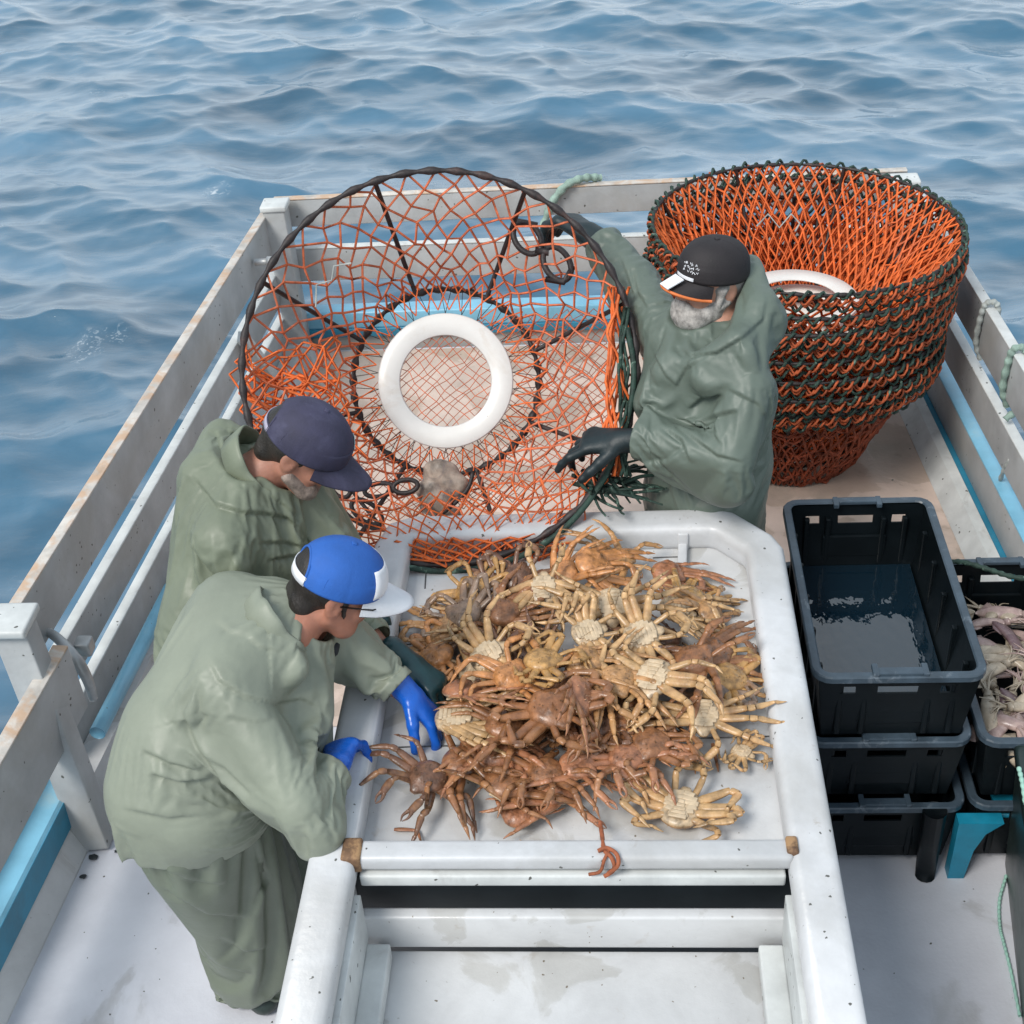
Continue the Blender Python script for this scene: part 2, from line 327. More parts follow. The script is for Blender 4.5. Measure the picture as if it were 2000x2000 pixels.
def rail_board(f, y0, y1, ztop, zbot, parent, t=.035, off=0, m='rail', edge='edge', bow=0):
    c = MB(); h = ztop-zbot-.006; zc = (ztop+zbot-.006)/2
    c.board((f(y0)+off, y0, zc), (f(y1)+off, y1, zc), h, t, .004)
    o = c.build('rail_board', MT[m], parent)
    e = MB(); e.board((f(y0)+off, y0+.002, ztop-.001), (f(y1)+off, y1-.002, ztop-.001), .008, t+.004, .003); e.build('top_edge', MT[edge], o)
    o.children[0].matrix_parent_inverse = Matrix()
    return o
def mpart(b, name, m, parent):
    o = b.build(name, m, parent)
    if parent.type == 'MESH': o.matrix_parent_inverse = parent.matrix_world.inverted()
    return o
bpy.context.view_layer.update()
# left side, aft section
rail_board(LX, 2.98, 5.80, .75, .545, boat); rail_board(LX, 3.0, 5.78, .46, .31, boat, edge='cap'); rail_board(LX, 3.0, 5.8, .235, .06, boat, edge='cap')
# left side, fore section: boards set inside the post
F1 = lambda y: LX(y)+.125
rail_board(F1, 1.0, 3.01, .625, .375, boat, t=.045)
rail_board(LX, 1.0, 2.9, .30, .20, boat, t=.03, off=-.02, m='rail', edge='blue')
# right side
rail_board(RX, .9, 5.80, .75, .56, boat, edge='cap'); rail_board(RX, .9, 5.78, .47, .31, boat, edge='cap'); rail_board(RX, .9, 5.8, .235, .07, boat, t=.06, edge='blue')
# transom
TX0, TX1 = LX(YT)+.02, RX(YT)-.02
def tr_board(y, ztop, zbot, t=.035, m='rail', edge='edge', x0=TX0, x1=TX1, dz=0):
    c = MB(); c.board((x0, y, (ztop+zbot)/2-.003), (x1, y, (ztop+zbot)/2-.003+dz), ztop-zbot-.006, t, .004); o = c.build('rail_board', MT[m], boat)
    e = MB(); e.board((x0+.002, y, ztop-.001), (x1-.002, y, ztop-.001+dz), .008, t+.004, .003); mpart(e, 'top_edge', MT[edge], o)
tr_board(YT+.03, .775, .64, dz=.02); tr_board(YT+.03, .53, .36, edge='cap')
c = MB(); c.rbox(((TX0+TX1)/2, YT+.02, .165), (TX1-TX0, .10, .09), .012); c.build('stern_gunwale', MT['blue'], boat)
c = MB(); c.rbox(((TX0+TX1)/2, YT-.02, .10), (TX1-TX0, .03, .045), .004); c.build('stern_beading', MT['blue2'], boat)
c = MB(); c.rbox(((TX0+TX1)/2, YT+.005, .036), (TX1-TX0-.004, .04, .085), .004); c.build('stern_panel', MT['panel'], boat)
# gunwales and coamings
def strip(f, s, pts, y0, y1, name, m):
    "cross-section pts (inboard distance from rail line, z)"
    V = []; n = len(pts); ks = np.linspace(y0, y1, 12)
    for y in ks:
        for (d, z) in pts: V.append((f(y)-s*d, y, z))
    F = []
    for i in range(len(ks)-1):
        for q in range(n): F.append((i*n+q, i*n+(q+1) % n, (i+1)*n+(q+1) % n, (i+1)*n+q) if s > 0 else (i*n+q, (i+1)*n+q, (i+1)*n+(q+1) % n, i*n+(q+1) % n))
    F.append(tuple(range(n))); F.append(tuple((len(ks)-1)*n+q for q in range(n)))
    return mesh(name, V, F, m, boat, False)
strip(LX, -1, [(-.20, .20), (.10, .20), (.11, .19), (.10, .11), (-.20, .10)], -.6, 2.90, 'gunwale', MT['blue'])
strip(LX, -1, [(.098, .185), (.112, .192), (.118, .10), (.098, .10)], -.6, 2.895, 'gunwale_lip', MT['blue2'])
strip(LX, -1, [(.02, .098), (.105, .098), (.15, .008), (.15, -.02), (.02, -.02)], -.6, 5.8, 'coaming', MT['tray'])
strip(LX, -1, [(-.05, .058), (.022, .058), (.03, .05), (.022, .0), (-.05, .0)], 2.96, 5.8, 'gunwale', MT['blue'])
strip(RX, 1, [(-.05, .068), (.05, .068), (.058, .06), (.058, .018), (-.05, .01)], -.6, 5.8, 'gunwale', MT['blue2'])  # the gunwale's blue darkened, its shade put into the colour
strip(RX, 1, [(.060, .085), (.10, .08), (.15, .008), (.15, -.02), (.060, -.02)], -.6, 5.8, 'coaming', MT['cap'])
c = MB(); c.tube([at(334, 1148, .25), at(262, 1290, .255), at(190, 1432, .26)], .026, 12); pole = c.build('boat_pole', MT['blue']); tag(pole, 'light blue painted pole lying along the left side rail behind the two bent fishermen', 'pole')
# posts
def post(x, y, zt, zb, w=.085, d=.07, capm='cap', lean=(0, 0), capd=.012):
    o = MB(); o.board((x, y, zb), (x+lean[0], y+lean[1], zt), w, d, .006, n=(1, 0, 0)); o = o.build('post', MT['rail'], boat)
    c = MB(); c.rbox((x+lean[0], y+lean[1], zt+.012), (w+.02, d+capd, .028), .008); mpart(c, 'post_cap', MT['cap'], o)
    return o
post(-1.645, 2.79, .78, .0, .10, .085, capd=.05, lean=(-.10, .14))
post(LX(5.8)+.055, 5.79, .775, .02, .10, .10)
post(RX(5.8)-.05, 5.79, .775, .02, .10, .09)
post(RX(2.6)-.04, 2.6, .75, .07, .07, .06)
# rag of white rail blocks inside the left corner
c = MB(); c.board((LX(5.4)+.05, 5.4, .10), (LX(5.1)+.05, 5.1, .5), .05, .04, .004); c.build('brace', MT['cap'], boat)
# cleat on the left rail
cl = MB(); P = smooth_path([at(68, 1222, .56), at(110, 1245, .56), at(150, 1290, .52), at(172, 1330, .44), at(182, 1365, .36)], 8); cl.tube(P, np.interp(np.linspace(0, 1, len(P)), [0, .15, .5, 1], [.006, .014, .020, .014]), 10)
cl.rbox(at(165, 1262, .52), (.05, .05, .05), .008)
cl = cl.build('cleat', MT['galv']); tag(cl, 'curved grey horn cleat bolted on the left rail beside the white capped post', 'cleat')
c = MB(); c.tube([at(498, 512, .66), at(505, 512, .66)+A3(.06, 0, .0)], .016, 10); c.tube([at(498, 512, .66)+A3(.055, 0, .0), at(505, 512, .66)+A3(.07, 0, 0)], .024, 10)
c = c.build('rail_bolt', MT['galv']); tag(c, 'shiny metal bolt end sticking out of the left rail near the stern corner', 'bolt')

# ropes on the rails
def twist(P, r, k=60, a=.18):
    P = np.asarray(P); n = len(P); return P, r*(1+a*np.sin(np.arange(n)*k*2*math.pi/n))
def rope(name, pts, r, m, label, cat='rope', n=14, k=None):
    P = smooth_path(pts, n); c = MB(); L = np.linalg.norm(np.diff(P, axis=0), axis=1).sum()
    m_ = max(len(P), int(L/(r*.5))); t = np.linspace(0, len(P)-1, m_); P = np.stack([np.interp(t, np.arange(len(P)), P[:, q]) for q in range(3)], 1)
    c.tube(P, r*(1+.16*np.sin(np.arange(m_)*.9)), 8); o = c.build(name, MT[m]); tag(o, label, cat); return o
def loop_over(f, y, s, zt=.76, zb=.55, t=.03):
    x = f(y); return [(x-s*.0, y+.02, zb-.03), (x-s*t, y+.01, zb+.05), (x-s*t, y, zt-.05), (x-s*.018, y-.003, zt+.01), (x+s*.018, y-.01, zt+.012), (x+s*t, y-.015, zt-.05), (x+s*t, y-.02, zb)]
rope('rail_rope', loop_over(RX, 4.68, 1), .011, 'rope', 'grey rope looped over the right rail just behind the tall crab pot stack')
P = loop_over(RX, 4.34, 1)
rope('rail_rope', P+[(RX(4.3)-.02, 4.30, .5)], .013, 'grope', 'thicker grey green rope turn lashed over the right rail next to the rail post')
rope('hanging_rope', [at(1999, 870, .45), at(1968, 905, .36), at(1951, 950, .2), at(1960, 985, .15), at(1975, 982, .15), at(1985, 930, .25), at(2003, 880, .4)], .008, 'rope', 'thin grey rope hanging in a long loop inside the right rail above the blue gunwale')
T0 = YT+.03
rope('rail_rope', [(-.32, T0-.03, .60), (-.27, T0-.035, .72), (-.20, T0-.03, .80), (-.12, T0, .815), (-.05, T0+.03, .80)], .017, 'grope', 'pale green mooring rope thrown over the stern rail between the two pot tops')
rope('crate_line', [at(1835, 1098, .56), at(1880, 1098, .56), at(1930, 1112, .56), at(1975, 1126, .56), at(2040, 1135, .55)], .008, 'green', 'dark thin line lying across the far end of the crate of squid', 'rope')

# ------------------------------------------------------------------ sorting table
tab = empty('sorting_table', (-.13, 2.5, 0)); tag(tab, 'white painted wooden crab sorting table with raised rounded rim and rusty corner', 'table')
ZR, ZF = .9, .822
xl, xr = -.655, .405
prof = rprof(.105, .085, .024)
path = [(xl, .9, ZR), (xl, 3.17, ZR), (.28, 3.18, ZR), (.405, 3.05, ZR), (xr, .9, ZR)]
# fine subdivision of the path for a soft chamfer
pp = [A3(*path[0]), A3(xl, 3.12, ZR), A3(xl+.02, 3.19, ZR), A3(xl+.06, 3.21, ZR), A3(.262, 3.215, ZR), A3(.300, 3.202, ZR), A3(.388, 3.105, ZR), A3(.404, 3.065, ZR), A3(xr, .9, ZR)]
V_, F_ = sweep(pp, prof); mesh('rim', V_, [f[::-1] for f in F_], MT['rim'], tab)
# inner faces and skirt
sk = MB(); V_, F_ = sweep(pp, [(-.052+.012, -.05), (-.052+.03, -.05), (-.052+.03, -.30), (-.052+.012, -.30)]); sk.add(V_, F_); sk.build('skirt', MT['cap'], tab, False)
fl = MB()
fl.add([(xl+.01, 2.04, ZF), (xr-.01, 2.04, ZF), (xr-.01, 3.08, ZF), (.29, 3.19, ZF), (xl+.01, 3.19, ZF)], [(0, 1, 2, 3, 4)])
fl.add([(xl+.01, 2.04, ZF-.03), (xr-.01, 2.04, ZF-.03), (xr-.01, 3.06, ZF-.03), (.29, 3.165, ZF-.03), (xl+.01, 3.165, ZF-.03)], [(4, 3, 2, 1, 0)])
tray = fl.build('tray_floor', MT['tray'], tab, False)
se = MB()
for (a, b) in ((at(724, 1262, ZF), at(820, 1258, ZF)), (at(1480, 1242, ZF), at(1512, 1237, ZF)), (at(712, 1462, ZF), at(1560, 1437, ZF)), (at(1275, 1090, ZF), at(1325, 1088, ZF)), (at(830, 1150, ZF), at(832, 1120, ZF)), (at(735, 1240, ZF), at(724, 1390, ZF))):
    se.tube([a+A3(0, 0, .0005), (a+b)/2+A3(0, 0, .001), b+A3(0, 0, .0005)], .0022, 5)
se.build('floor_seam', MT['line'], tab)
c = MB(); c.board(at(1332, 1112, ZF+.012), at(1334, 1056, ZF+.012), .028, .026, .005); c.rbox(at(1334, 1056, ZF+.03), (.03, .02, .06), .004); c.build('batten', MT['rim'], tab)
# front cross rails
c = MB(); c.rbox(((xl+xr)/2+.0, 2.006, ZR-.02), (xr-xl-.09, .056, .042), .012, seg=3); fr = c.build('front_rail', MT['rim'], tab)
c = MB(); c.rbox((xl+.046, 2.004, ZR-.017), (.045, .062, .050), .008); c.build('rusty_bracket', MT['rust'], tab)
c = MB(); c.rbox((xr-.046, 2.012, ZR-.017), (.026, .046, .050), .006); c.build('rusty_bracket', MT['rust'], tab)
c = MB(); c.rbox(((xl+xr)/2, 1.985, ZR-.067), (xr-xl-.12, .03, .034), .006); c.build('lower_rail', MT['cap'], tab)
c = MB(); c.rbox(((xl+xr)/2, 1.955, .69), (xr-xl-.055, .03, .108), .006); c.build('front_board', MT['tray'], tab)
# box sides under the near rails and lower tray
for s, x in ((-1, xl+.055), (1, xr-.055)):
    c = MB(); c.rbox((x, 1.42, .745), (.018, 1.05, .15), .003); c.build('side_panel', MT['cap'], tab)
    c = MB(); c.rbox((x-s*.035, 1.40, .655), (.055, 1.04, .05), .006); c.build('side_ledge', MT['cap'], tab)
c = MB(); c.rbox(((xl+xr)/2, 1.42, .615), (xr-xl-.15, 1.04, .02), .003); c.build('lower_tray', MT['tray'], tab)
for px, py in ((1525, 1905), (703, 1868)):
    c = MB(); q = at(px, py, .65); c.rbox(q, (.03, .05, .02), .008); c.rbox(q+A3(.0, .012, .006), (.02, .02, .02), .006); c.build('bracket', MT['galv'], tab)
c = MB(); c.rbox((-.125, 2.35, .56), (1.0, .65, .44), .004); c.build('gap_shade_box', MT['dark'], tab)  # added near-black block that keeps the opening under the front rail dark
for x in (xl+.02, xr-.02):
    for y in (1.2, 2.1, 3.1):
        c = MB(); c.rbox((x, y, .40), (.07, .07, .82), .005); c.build('leg', MT['cap'], tab)
# orange string tied round the front rail, crab scraps
P = smooth_path([at(1172, 1606, ZF+.05), at(1176, 1632, ZF+.07), at(1180, 1660, ZR+.004), at(1192, 1672, ZR+.006), at(1200, 1690, ZR-.01), at(1196, 1702, ZR-.03), at(1180, 1712, ZR-.04)], 8)
c = MB(); c.tube(P, .005, 6); c.tube(smooth_path([at(1168, 1662, ZR+.006), at(1185, 1656, ZR+.012), at(1204, 1668, ZR+.008), at(1207, 1690, ZR-.005), at(1188, 1706, ZR-.035)], 8), .005, 6)
c.tube(smooth_path([at(1190, 1660, ZR+.008), at(1180, 1680, ZR), at(1172, 1702, ZR-.03), at(1150, 1708, ZR-.04)], 8), .004, 6)
c = c.build('tied_string', MT['twine']); tag(c, 'frayed orange string knotted round the front rail of the white table', 'string')
c = MB(); c.tube(smooth_path([at(742, 1664, ZF+.006), at(800, 1661, ZF+.006), at(900, 1663, ZF+.006)], 6), .0035, 5); c = c.build('loose_string', MT['orange2']); tag(c, 'thin red string lying on the tray floor along the front rail', 'string')
# ------------------------------------------------------------------ crates
def crate_meshes():
    W, Ld, Hh, t = .445, .79, .245, .006; out = {}
    def ring(w, l, z): return [(-w/2, -l/2, z), (w/2, -l/2, z), (w/2, l/2, z), (-w/2, l/2, z)]
    b = MB(); top = Hh-.012
    wt, lt, wb, lb = W-.03, Ld-.03, W-.075, Ld-.075
    # long sides
    def quadwall(p):   # p: 4 corners outer, thickness inward handled by solidify
        b.add(p, [(0, 1, 2, 3)])
    for s in (-1, 1):
        quadwall([(s*wb/2, -lb/2, 0), (s*wb/2, lb/2, 0), (s*wt/2, lt/2, top), (s*wt/2, -lt/2, top)])
        # short ends with a hand hole and two small slots
        xs = [-1, -.74, -.54, -.26, .26, .54, .74, 1]; zs = [0, .55, .72, .84, 1]
        def P(u, v): return (u*((wb+(wt-wb)*v)/2), s*(lb+(lt-lb)*v)/2, v*top)
        for i in range(7):
            for k in range(4):
                if k in (2,) and i in (3,): continue
                if k == 2 and i in (1, 5): continue
                b.add([P(xs[i], zs[k]), P(xs[i+1], zs[k]), P(xs[i+1], zs[k+1]), P(xs[i], zs[k+1])], [(0, 1, 2, 3)])
    b.add(ring(wb, lb, 0), [(0, 1, 2, 3)])
    # ribs on the outside
    for s in (-1, 1):
        for u in (-.8, -.45, .45, .8): b.rbox((u*wb/2, s*(lb/2+.008), Hh*.42), (.012, .012, Hh*.72), .002)
        for v in (-.8, -.4, 0, .4, .8): b.rbox((s*(wb/2+.008), v*lb/2, Hh*.42), (.012, .012, Hh*.72), .002)
        b.rbox((0, s*(lb/2+.006), Hh*.36), (.19, .006, .075), .002)
    out['tub'] = (np.vstack(b.V), list(b.F))
    r = MB(); pr = [(0, 0), (.018, 0), (.021, -.004), (.021, -.02), (.016, -.02), (.012, -.006), (0, -.008), (-.004, -.004)]
    w2, l2 = W/2-.018, Ld/2-.018; c = .03
    pts = []
    for (cx_, cy_, a0) in ((w2-c, -l2+c, -90), (w2-c, l2-c, 0), (-w2+c, l2-c, 90), (-w2+c, -l2+c, 180)):
        for q in range(5): a = R_(a0+90*q/4); pts.append(A3(cx_+c*math.cos(a), cy_+c*math.sin(a), Hh))
    V_, F_ = sweep(pts, pr, True); r.add(V_, F_)
    out['rim'] = (np.vstack(r.V), list(r.F))
    for s, nm in ((-1, 'grip_a'), (1, 'grip_b')):
        r = MB(); r.rbox((0, s*(Ld/2-.016), Hh+.002), (.115, .026, .012), .003)
        for u in (-1, 1): r.rbox((u*.064, s*(Ld/2-.022), Hh+.001), (.016, .045, .014), .003)
        out[nm] = (np.vstack(r.V), list(r.F))
    return out
CM = crate_meshes(); CME = {}
def crate(x, y, z, rz, label, grp='black fish crates stacked on the right'):
    o = bpy.data.objects.new('fish_crate', None); o.location = (x, y, z); o.rotation_euler = (0, 0, rz); o.empty_display_size = .1; COL.objects.link(o)
    tag(o, label, 'crate', grp)
    for k, nm, m in (('tub', 'tub', 'crate'), ('rim', 'rim', 'crim'), ('grip_a', 'handle', 'crim'), ('grip_b', 'handle', 'crim')):
        if k not in CME:
            q = mesh(nm, CM[k][0], CM[k][1], MT[m], None, False); CME[k] = q
            if k == 'tub': s = q.modifiers.new('s', 'SOLIDIFY'); s.thickness = .005; s.offset = 0
        else:
            q0 = CME[k]; q = q0.copy(); COL.objects.link(q)
        q.name = nm; q.parent = o; q.matrix_parent_inverse = Matrix()
    return o
cx0, cy0 = .722, 3.072
crate(cx0, cy0, .525, 0, 'empty black crate with a puddle inside, topmost of the stack right of the table')
crate(cx0-.004, cy0+.01, .275, 0, 'middle black crate, second from the top in the stack right of the table')
crate(cx0+.006, cy0-.004, .028, 0, 'bottom black crate of the stack right of the table')
crate(1.185, cy0+.005, .275, 0, 'black crate full of grey squid beside the right rail')
crate(1.19, cy0, .03, 0, 'black crate underneath the crate of squid, standing over the blue stool')
pu = MB(); q = [(-.178, -.36), (.178, -.36), (.178, .355), (-.178, .355)]
pu.add([(cx0+a, cy0+b, .541) for a, b in q], [(0, 1, 2, 3)])
wm = bpy.data.materials.new('puddle_water'); wm.use_nodes = True; b = wm.node_tree.nodes['Principled BSDF']; b.inputs['Base Color'].default_value = (.004, .014, .024, 1); b.inputs['Roughness'].default_value = .02; b.inputs['IOR'].default_value = 1.6; b.inputs['Specular IOR Level'].default_value = 1.0
nb = wm.node_tree.nodes.new('ShaderNodeTexNoise'); nb.inputs['Scale'].default_value = 14; bu = wm.node_tree.nodes.new('ShaderNodeBump'); bu.inputs['Strength'].default_value = .12; bu.inputs['Distance'].default_value = .01
wm.node_tree.links.new(nb.outputs[0], bu.inputs['Height']); wm.node_tree.links.new(bu.outputs[0], b.inputs['Normal'])
pu = pu.build('water_puddle', wm, None, False); tag(pu, 'thin sheet of sea water on the floor of the empty top crate', 'puddle')
# stool under the right stack, foot under the left one
st = empty('plastic_stool', (1.1, 2.8, 0)); tag(st, 'blue plastic stool with splayed legs under the black crates by the right rail', 'stool')
c = MB(); c.rbox((1.18, 2.87, .20), (.26, .34, .02), .006); c.build('seat', MT['stool'], st)
for (x, y) in ((.955, 2.665), (1.30, 2.665), (1.08, 3.03), (1.30, 3.03)):
    c = MB(); V_ = []
    for z, w_, dx_ in ((.0, .023, -.008 if x < 1.1 else .008), (.12, .028, 0), (.19, .04, .012 if x < 1.1 else -.012), (.235, .062, .035 if x < 1.1 else -.035)):
        V_ += [(x+dx_-w_, y-.02, z), (x+dx_+w_, y-.02, z), (x+dx_+w_, y+.02, z), (x+dx_-w_, y+.02, z)]
    c.add(V_, [(i*4+q, i*4+(q+1) % 4, i*4+4+(q+1) % 4, i*4+4+q) for i in range(3) for q in range(4)]+[(0, 3, 2, 1), (12, 13, 14, 15)]); c.build('leg', MT['stool'], st, False)
c = MB(); c.tube([(.862, 2.655, 0), (.862, 2.66, .05), (.862, 2.665, .27)], [.028, .03, .034], 12); c = c.build('rubber_fender', MT['crate']); tag(c, 'black rubber cylinder standing on deck at the crates, left of the blue stool', 'fender')
# dark bin lower right
bn = empty('plastic_bin', (1.3, 2.1, 0)); tag(bn, 'large dark green plastic bin at the lower right edge beside the bare grey deck', 'bin')
def wallbox(c, x0, x1, y0, y1, z0, z1, fl=.06, t=.02):
    for (a, b, cc, d) in (((x0+fl), (x1-fl), (y0+fl), (y0+fl)), ((x0+fl), (x1-fl), (y1-fl), (y1-fl))): pass
B0 = [(1.10, 2.70), (1.02, 2.15), (.97, 1.5), (1.5, 1.4), (1.55, 2.70)]
c = MB(); V_ = [(x, y, 0) for x, y in B0]+[(x-.035 if x < 1.3 else x+.02, y, .5) for x, y in B0]; n_ = 5
c.add(V_, [(q, (q+1) % n_, n_+(q+1) % n_, n_+q) for q in range(n_)]+[tuple(range(n_))]); o = c.build('tub', MT['bin'], bn, False); s = o.modifiers.new('s', 'SOLIDIFY'); s.thickness = .012
c = MB(); V_, F_ = sweep([A3(x-.035 if x < 1.3 else x+.02, y, .51) for x, y in B0][::-1], rprof(.03, .03, .01, 2), True); c.add(V_, F_); c.build('rim', MT['bin'], bn)
rope('mint_cord', [at(1965, 1710, .012), at(1952, 1760, .01), at(1953, 1810, .01), at(1960, 1840, .01), at(1975, 1900, .01), at(1992, 1985, .01)], .0045, 'mint', 'pale mint green cord lying on the deck along the dark green bin', 'cord')
rope('mint_cord', [at(1990, 1500, .53), at(1997, 1530, .53), at(2003, 1570, .53)], .006, 'mint', 'short pale green cord end on the edge of the dark bin', 'cord')
# dirt lumps on the left deck
for (px, py, s, lb) in ((75, 1812, .022, 'largest black lump of debris on the white deck by the left coaming'), (182, 1674, .012, 'small black fleck of debris on the deck under the left post'), (163, 1712, .009, 'dark pebble of debris on deck below the left post, left of the trouser leg'), (228, 1662, .007, 'tiny dark fleck of debris on deck touching the green trousers')):
    bm = bmesh.new(); bmesh.ops.create_icosphere(bm, subdivisions=2, radius=s)
    for v in bm.verts: v.co = Vector((v.co.x*1.2, v.co.y*.8, v.co.z*.35))*(1+.35*random.uniform(-1, 1))
    me = bpy.data.meshes.new('debris'); bm.to_mesh(me); bm.free(); me.materials.append(MT['dark']); o = bpy.data.objects.new('debris', me); COL.objects.link(o); o.location = at(px, py, .006); tag(o, lb, 'debris')
# ------------------------------------------------------------------ crab pots
def frustum_net(n, rows, R, r, D, rad, seed=0, sag=.02, jit=.006, sides=3):
    g_ = np.random.default_rng(seed); b = MB()
    P = np.zeros((rows+1, 2*n, 3))
    for i in range(rows+1):
        t = i/rows
        for j in range(2*n):
            if (i+j) % 2: continue
            a = math.pi*j/n + (0 if i in (0,) else g_.normal()*jit*1.2)
            rr = R+(r-R)*t - sag*math.sin(math.pi*t)*(1+.5*math.sin(a*8)) + (g_.normal()*jit*.6 if 0 < i < rows else 0)
            P[i, j] = (rr*math.cos(a), rr*math.sin(a), -D*t + (g_.normal()*jit if 0 < i < rows else 0))
    for s in (1, -1):
        for j in range(0, 2*n, 2):
            b.tube(np.array([P[i, (j+s*i) % (2*n)] for i in range(rows+1)]), rad, sides, cap=False)
    # knots
    return b
def hoop_braid(R, rad, amp, waves, z=0, ph=0, seed=0, sides=6, n=300):
    g_ = np.random.default_rng(seed); t = np.linspace(0, 2*math.pi, n, endpoint=False)
    w_ = np.sin(waves*t+ph)+.35*np.sin(waves*.37*t+ph*2)
    rr = R+amp*np.cos(waves*t+ph)*.7; zz = z+amp*w_
    return np.stack([rr*np.cos(t), rr*np.sin(t), zz], 1)
PR, PI_, PD = .578, .300, .42
PM = {}
def pot_parts(kind):
    "kind: 'held' or 'stack'"
    out = []
    b = MB(); t = np.linspace(0, 2*math.pi, 220, endpoint=False)
    b.tube(np.stack([PR*np.cos(t), PR*np.sin(t), 0*t], 1), (.0098 if kind == 'held' else .007)*(1+.34*np.sin(t*46)), 8, True); out.append(('base_hoop', b, 'black'))
    b = MB(); b.tube(np.stack([PI_*np.cos(t), PI_*np.sin(t), 0*t-PD], 1), .0100*(1+.36*np.sin(t*34)), 8, True); out.append(('top_hoop', b, 'black'))
    for k in range(8):
        a = R_(22.5+45*k); b = MB(); b.tube([(PR*math.cos(a), PR*math.sin(a), 0), ((PR+PI_)/2*math.cos(a), (PR+PI_)/2*math.sin(a), -PD*.5), (PI_*math.cos(a), PI_*math.sin(a), -PD)], .0074, 8); out.append(('spoke', b, 'black'))
    # white collar: a short cone of plastic
    b = MB(); prof = [(.217, 0), (.213, .004), (.150, -.004), (.146, -.008), (.150, -.011), (.215, -.005)]; n = 72; V = []; F = []
    for q in range(n):
        a = 2*math.pi*q/n
        for (rr, z) in prof: V.append(((rr*1.1 if kind == 'stack' else rr)*math.cos(a), (rr*1.1 if kind == 'stack' else rr)*math.sin(a), z-PD+(.11 if kind == 'stack' else .035)))
    m_ = len(prof)
    for q in range(n):
        for p in range(m_): F.append((q*m_+p, q*m_+(p+1) % m_, ((q+1) % n)*m_+(p+1) % m_, ((q+1) % n)*m_+p))
    b.add(V, F); out.append(('collar', b, 'collar'))
    if kind == 'held':
        b = frustum_net(42, 11, PR, PI_, PD, .0043, 5, .02, .015); out.append(('side_net', b, 'orange2'))
        b = MB()
        for q in range(52):
            a = 2*math.pi*q/52; a2 = a+R_(3.5)*(1 if q % 2 else -1)
            b.tube([(PI_*math.cos(a), PI_*math.sin(a), -PD), (.216*math.cos(a2), .216*math.sin(a2), -PD+.035)], .0014, 3, cap=False)
        out.append(('lacing', b, 'black'))
        b = frustum_net(40, 2, PI_+.03, .226, .0, .0028, 9, .0, .008)
        b.V = [v+np.array([0, 0, -PD+.05]) for v in b.V]; out.append(('throat_net', b, 'orange'))
    else:
        b = frustum_net(66, 11, PR, PI_, PD, .0054, 3, .012, .007); out.append(('side_net', b, 'orange'))
        b = MB()
        b.tube(hoop_braid(PR+.006, 0, .014, 74, n=420), .0062, 5, True); out.append(('hoop_lashing', b, 'green'))
        b = MB()
        b.tube(hoop_braid(PR+.008, 0, .016, 61, -.016, 1.3, n=400), .0048, 5, True)
        b.tube(hoop_braid(PR+.004, 0, .014, 79, -.032, .3, n=440), .0046, 5, True); out.append(('hoop_twine', b, 'orange3'))
        b = MB(); b.tube(hoop_braid(PR-.002, 0, .015, 67, -.048, 2.1, n=420), .0060, 5, True); out.append(('hoop_lashing', b, 'green'))
    return out
def pot(kind, Mx, label, grp=None):
    o = bpy.data.objects.new('crab_pot', None); o.empty_display_size = .2; COL.objects.link(o); o.matrix_world = Mx
    tag(o, label, 'crab pot', grp)
    if kind not in PM:
        PM[kind] = []
        for nm, b, m in pot_parts(kind):
            q = b.build(nm, MT[m]); PM[kind].append(q); q.parent = o; q.matrix_parent_inverse = Matrix()
    else:
        for q0 in PM[kind]:
            q = q0.copy(); COL.objects.link(q); q.parent = o; q.matrix_parent_inverse = Matrix()
    return o
# stack of nested pots, wide hoop up
names = ['top crab pot of the nested stack, orange net and white collar seen inside', 'second crab pot from the top of the nested stack', 'third crab pot from the top of the nested stack', 'fourth crab pot from the top of the nested stack', 'fifth crab pot from the top of the nested stack', 'sixth crab pot from the top of the nested stack', 'second lowest crab pot of the nested stack at the stern', 'lowest crab pot of the nested stack, dark net standing on deck']
for i, nm in enumerate(names):
    dz = [0, .07, .14, .21, .28, .35, .42, .49][i]
    zz = 1.005-dz
    Mx = Matrix.Translation((.728+.012*math.sin(i*2.1)-.006*i, 4.905+.012*math.cos(i*1.7), zz)) @ Matrix.Rotation(.09*i*(1.7 if i else 0), 4, 'Z') @ Matrix.Rotation(R_(1.6*math.sin(i*1.3)), 4, 'X') @ Matrix.Rotation(R_(1.2*math.cos(i*2.3)+.8), 4, 'Y')
    pot('stack', Mx, nm, 'nested crab pots stacked at the stern')
# dense bottom netting cone under the stack (last pot's net hangs to the deck)
c = frustum_net(80, 12, .50, .27, .47, .0062, 12, .0, .008); V_ = np.vstack(c.V)+np.array([.71, 4.87, .485]); c.V = [V_]; hn = c.build('heaped_net', MT['dorange']); tag(hn, 'dark red net hanging in folds to the deck beneath the nested crab pots', 'net')
c = MB()
for k in range(90):
    a = random.uniform(0, 6.28); z0 = random.uniform(.02, .42); P = []
    for q in range(7):
        aa = a+q*.13; rr = .26+.49*z0+.005*math.sin(q*3+k); P.append((.71+rr*math.cos(aa), 4.87+rr*math.sin(aa), z0+.02*math.sin(q*2.3+k)))
    c.tube(smooth_path(P, 3), .006, 4)
c = c.build('heaped_twine', MT['dorange']); tag(c, 'loose dark orange twine wound round the foot of the nested pot stack', 'twine')
# zigzag white twine inside the top pot
c = MB(); zz = [(1478, 442), (1500, 418), (1522, 445), (1545, 418), (1562, 436), (1553, 452)]
c.tube([atd(x, y, 5.45) for x, y in zz], .004, 5); c = c.build('zigzag_twine', MT['rope']); tag(c, 'short pale zigzag mending twine on the inside of the top pot net', 'twine')

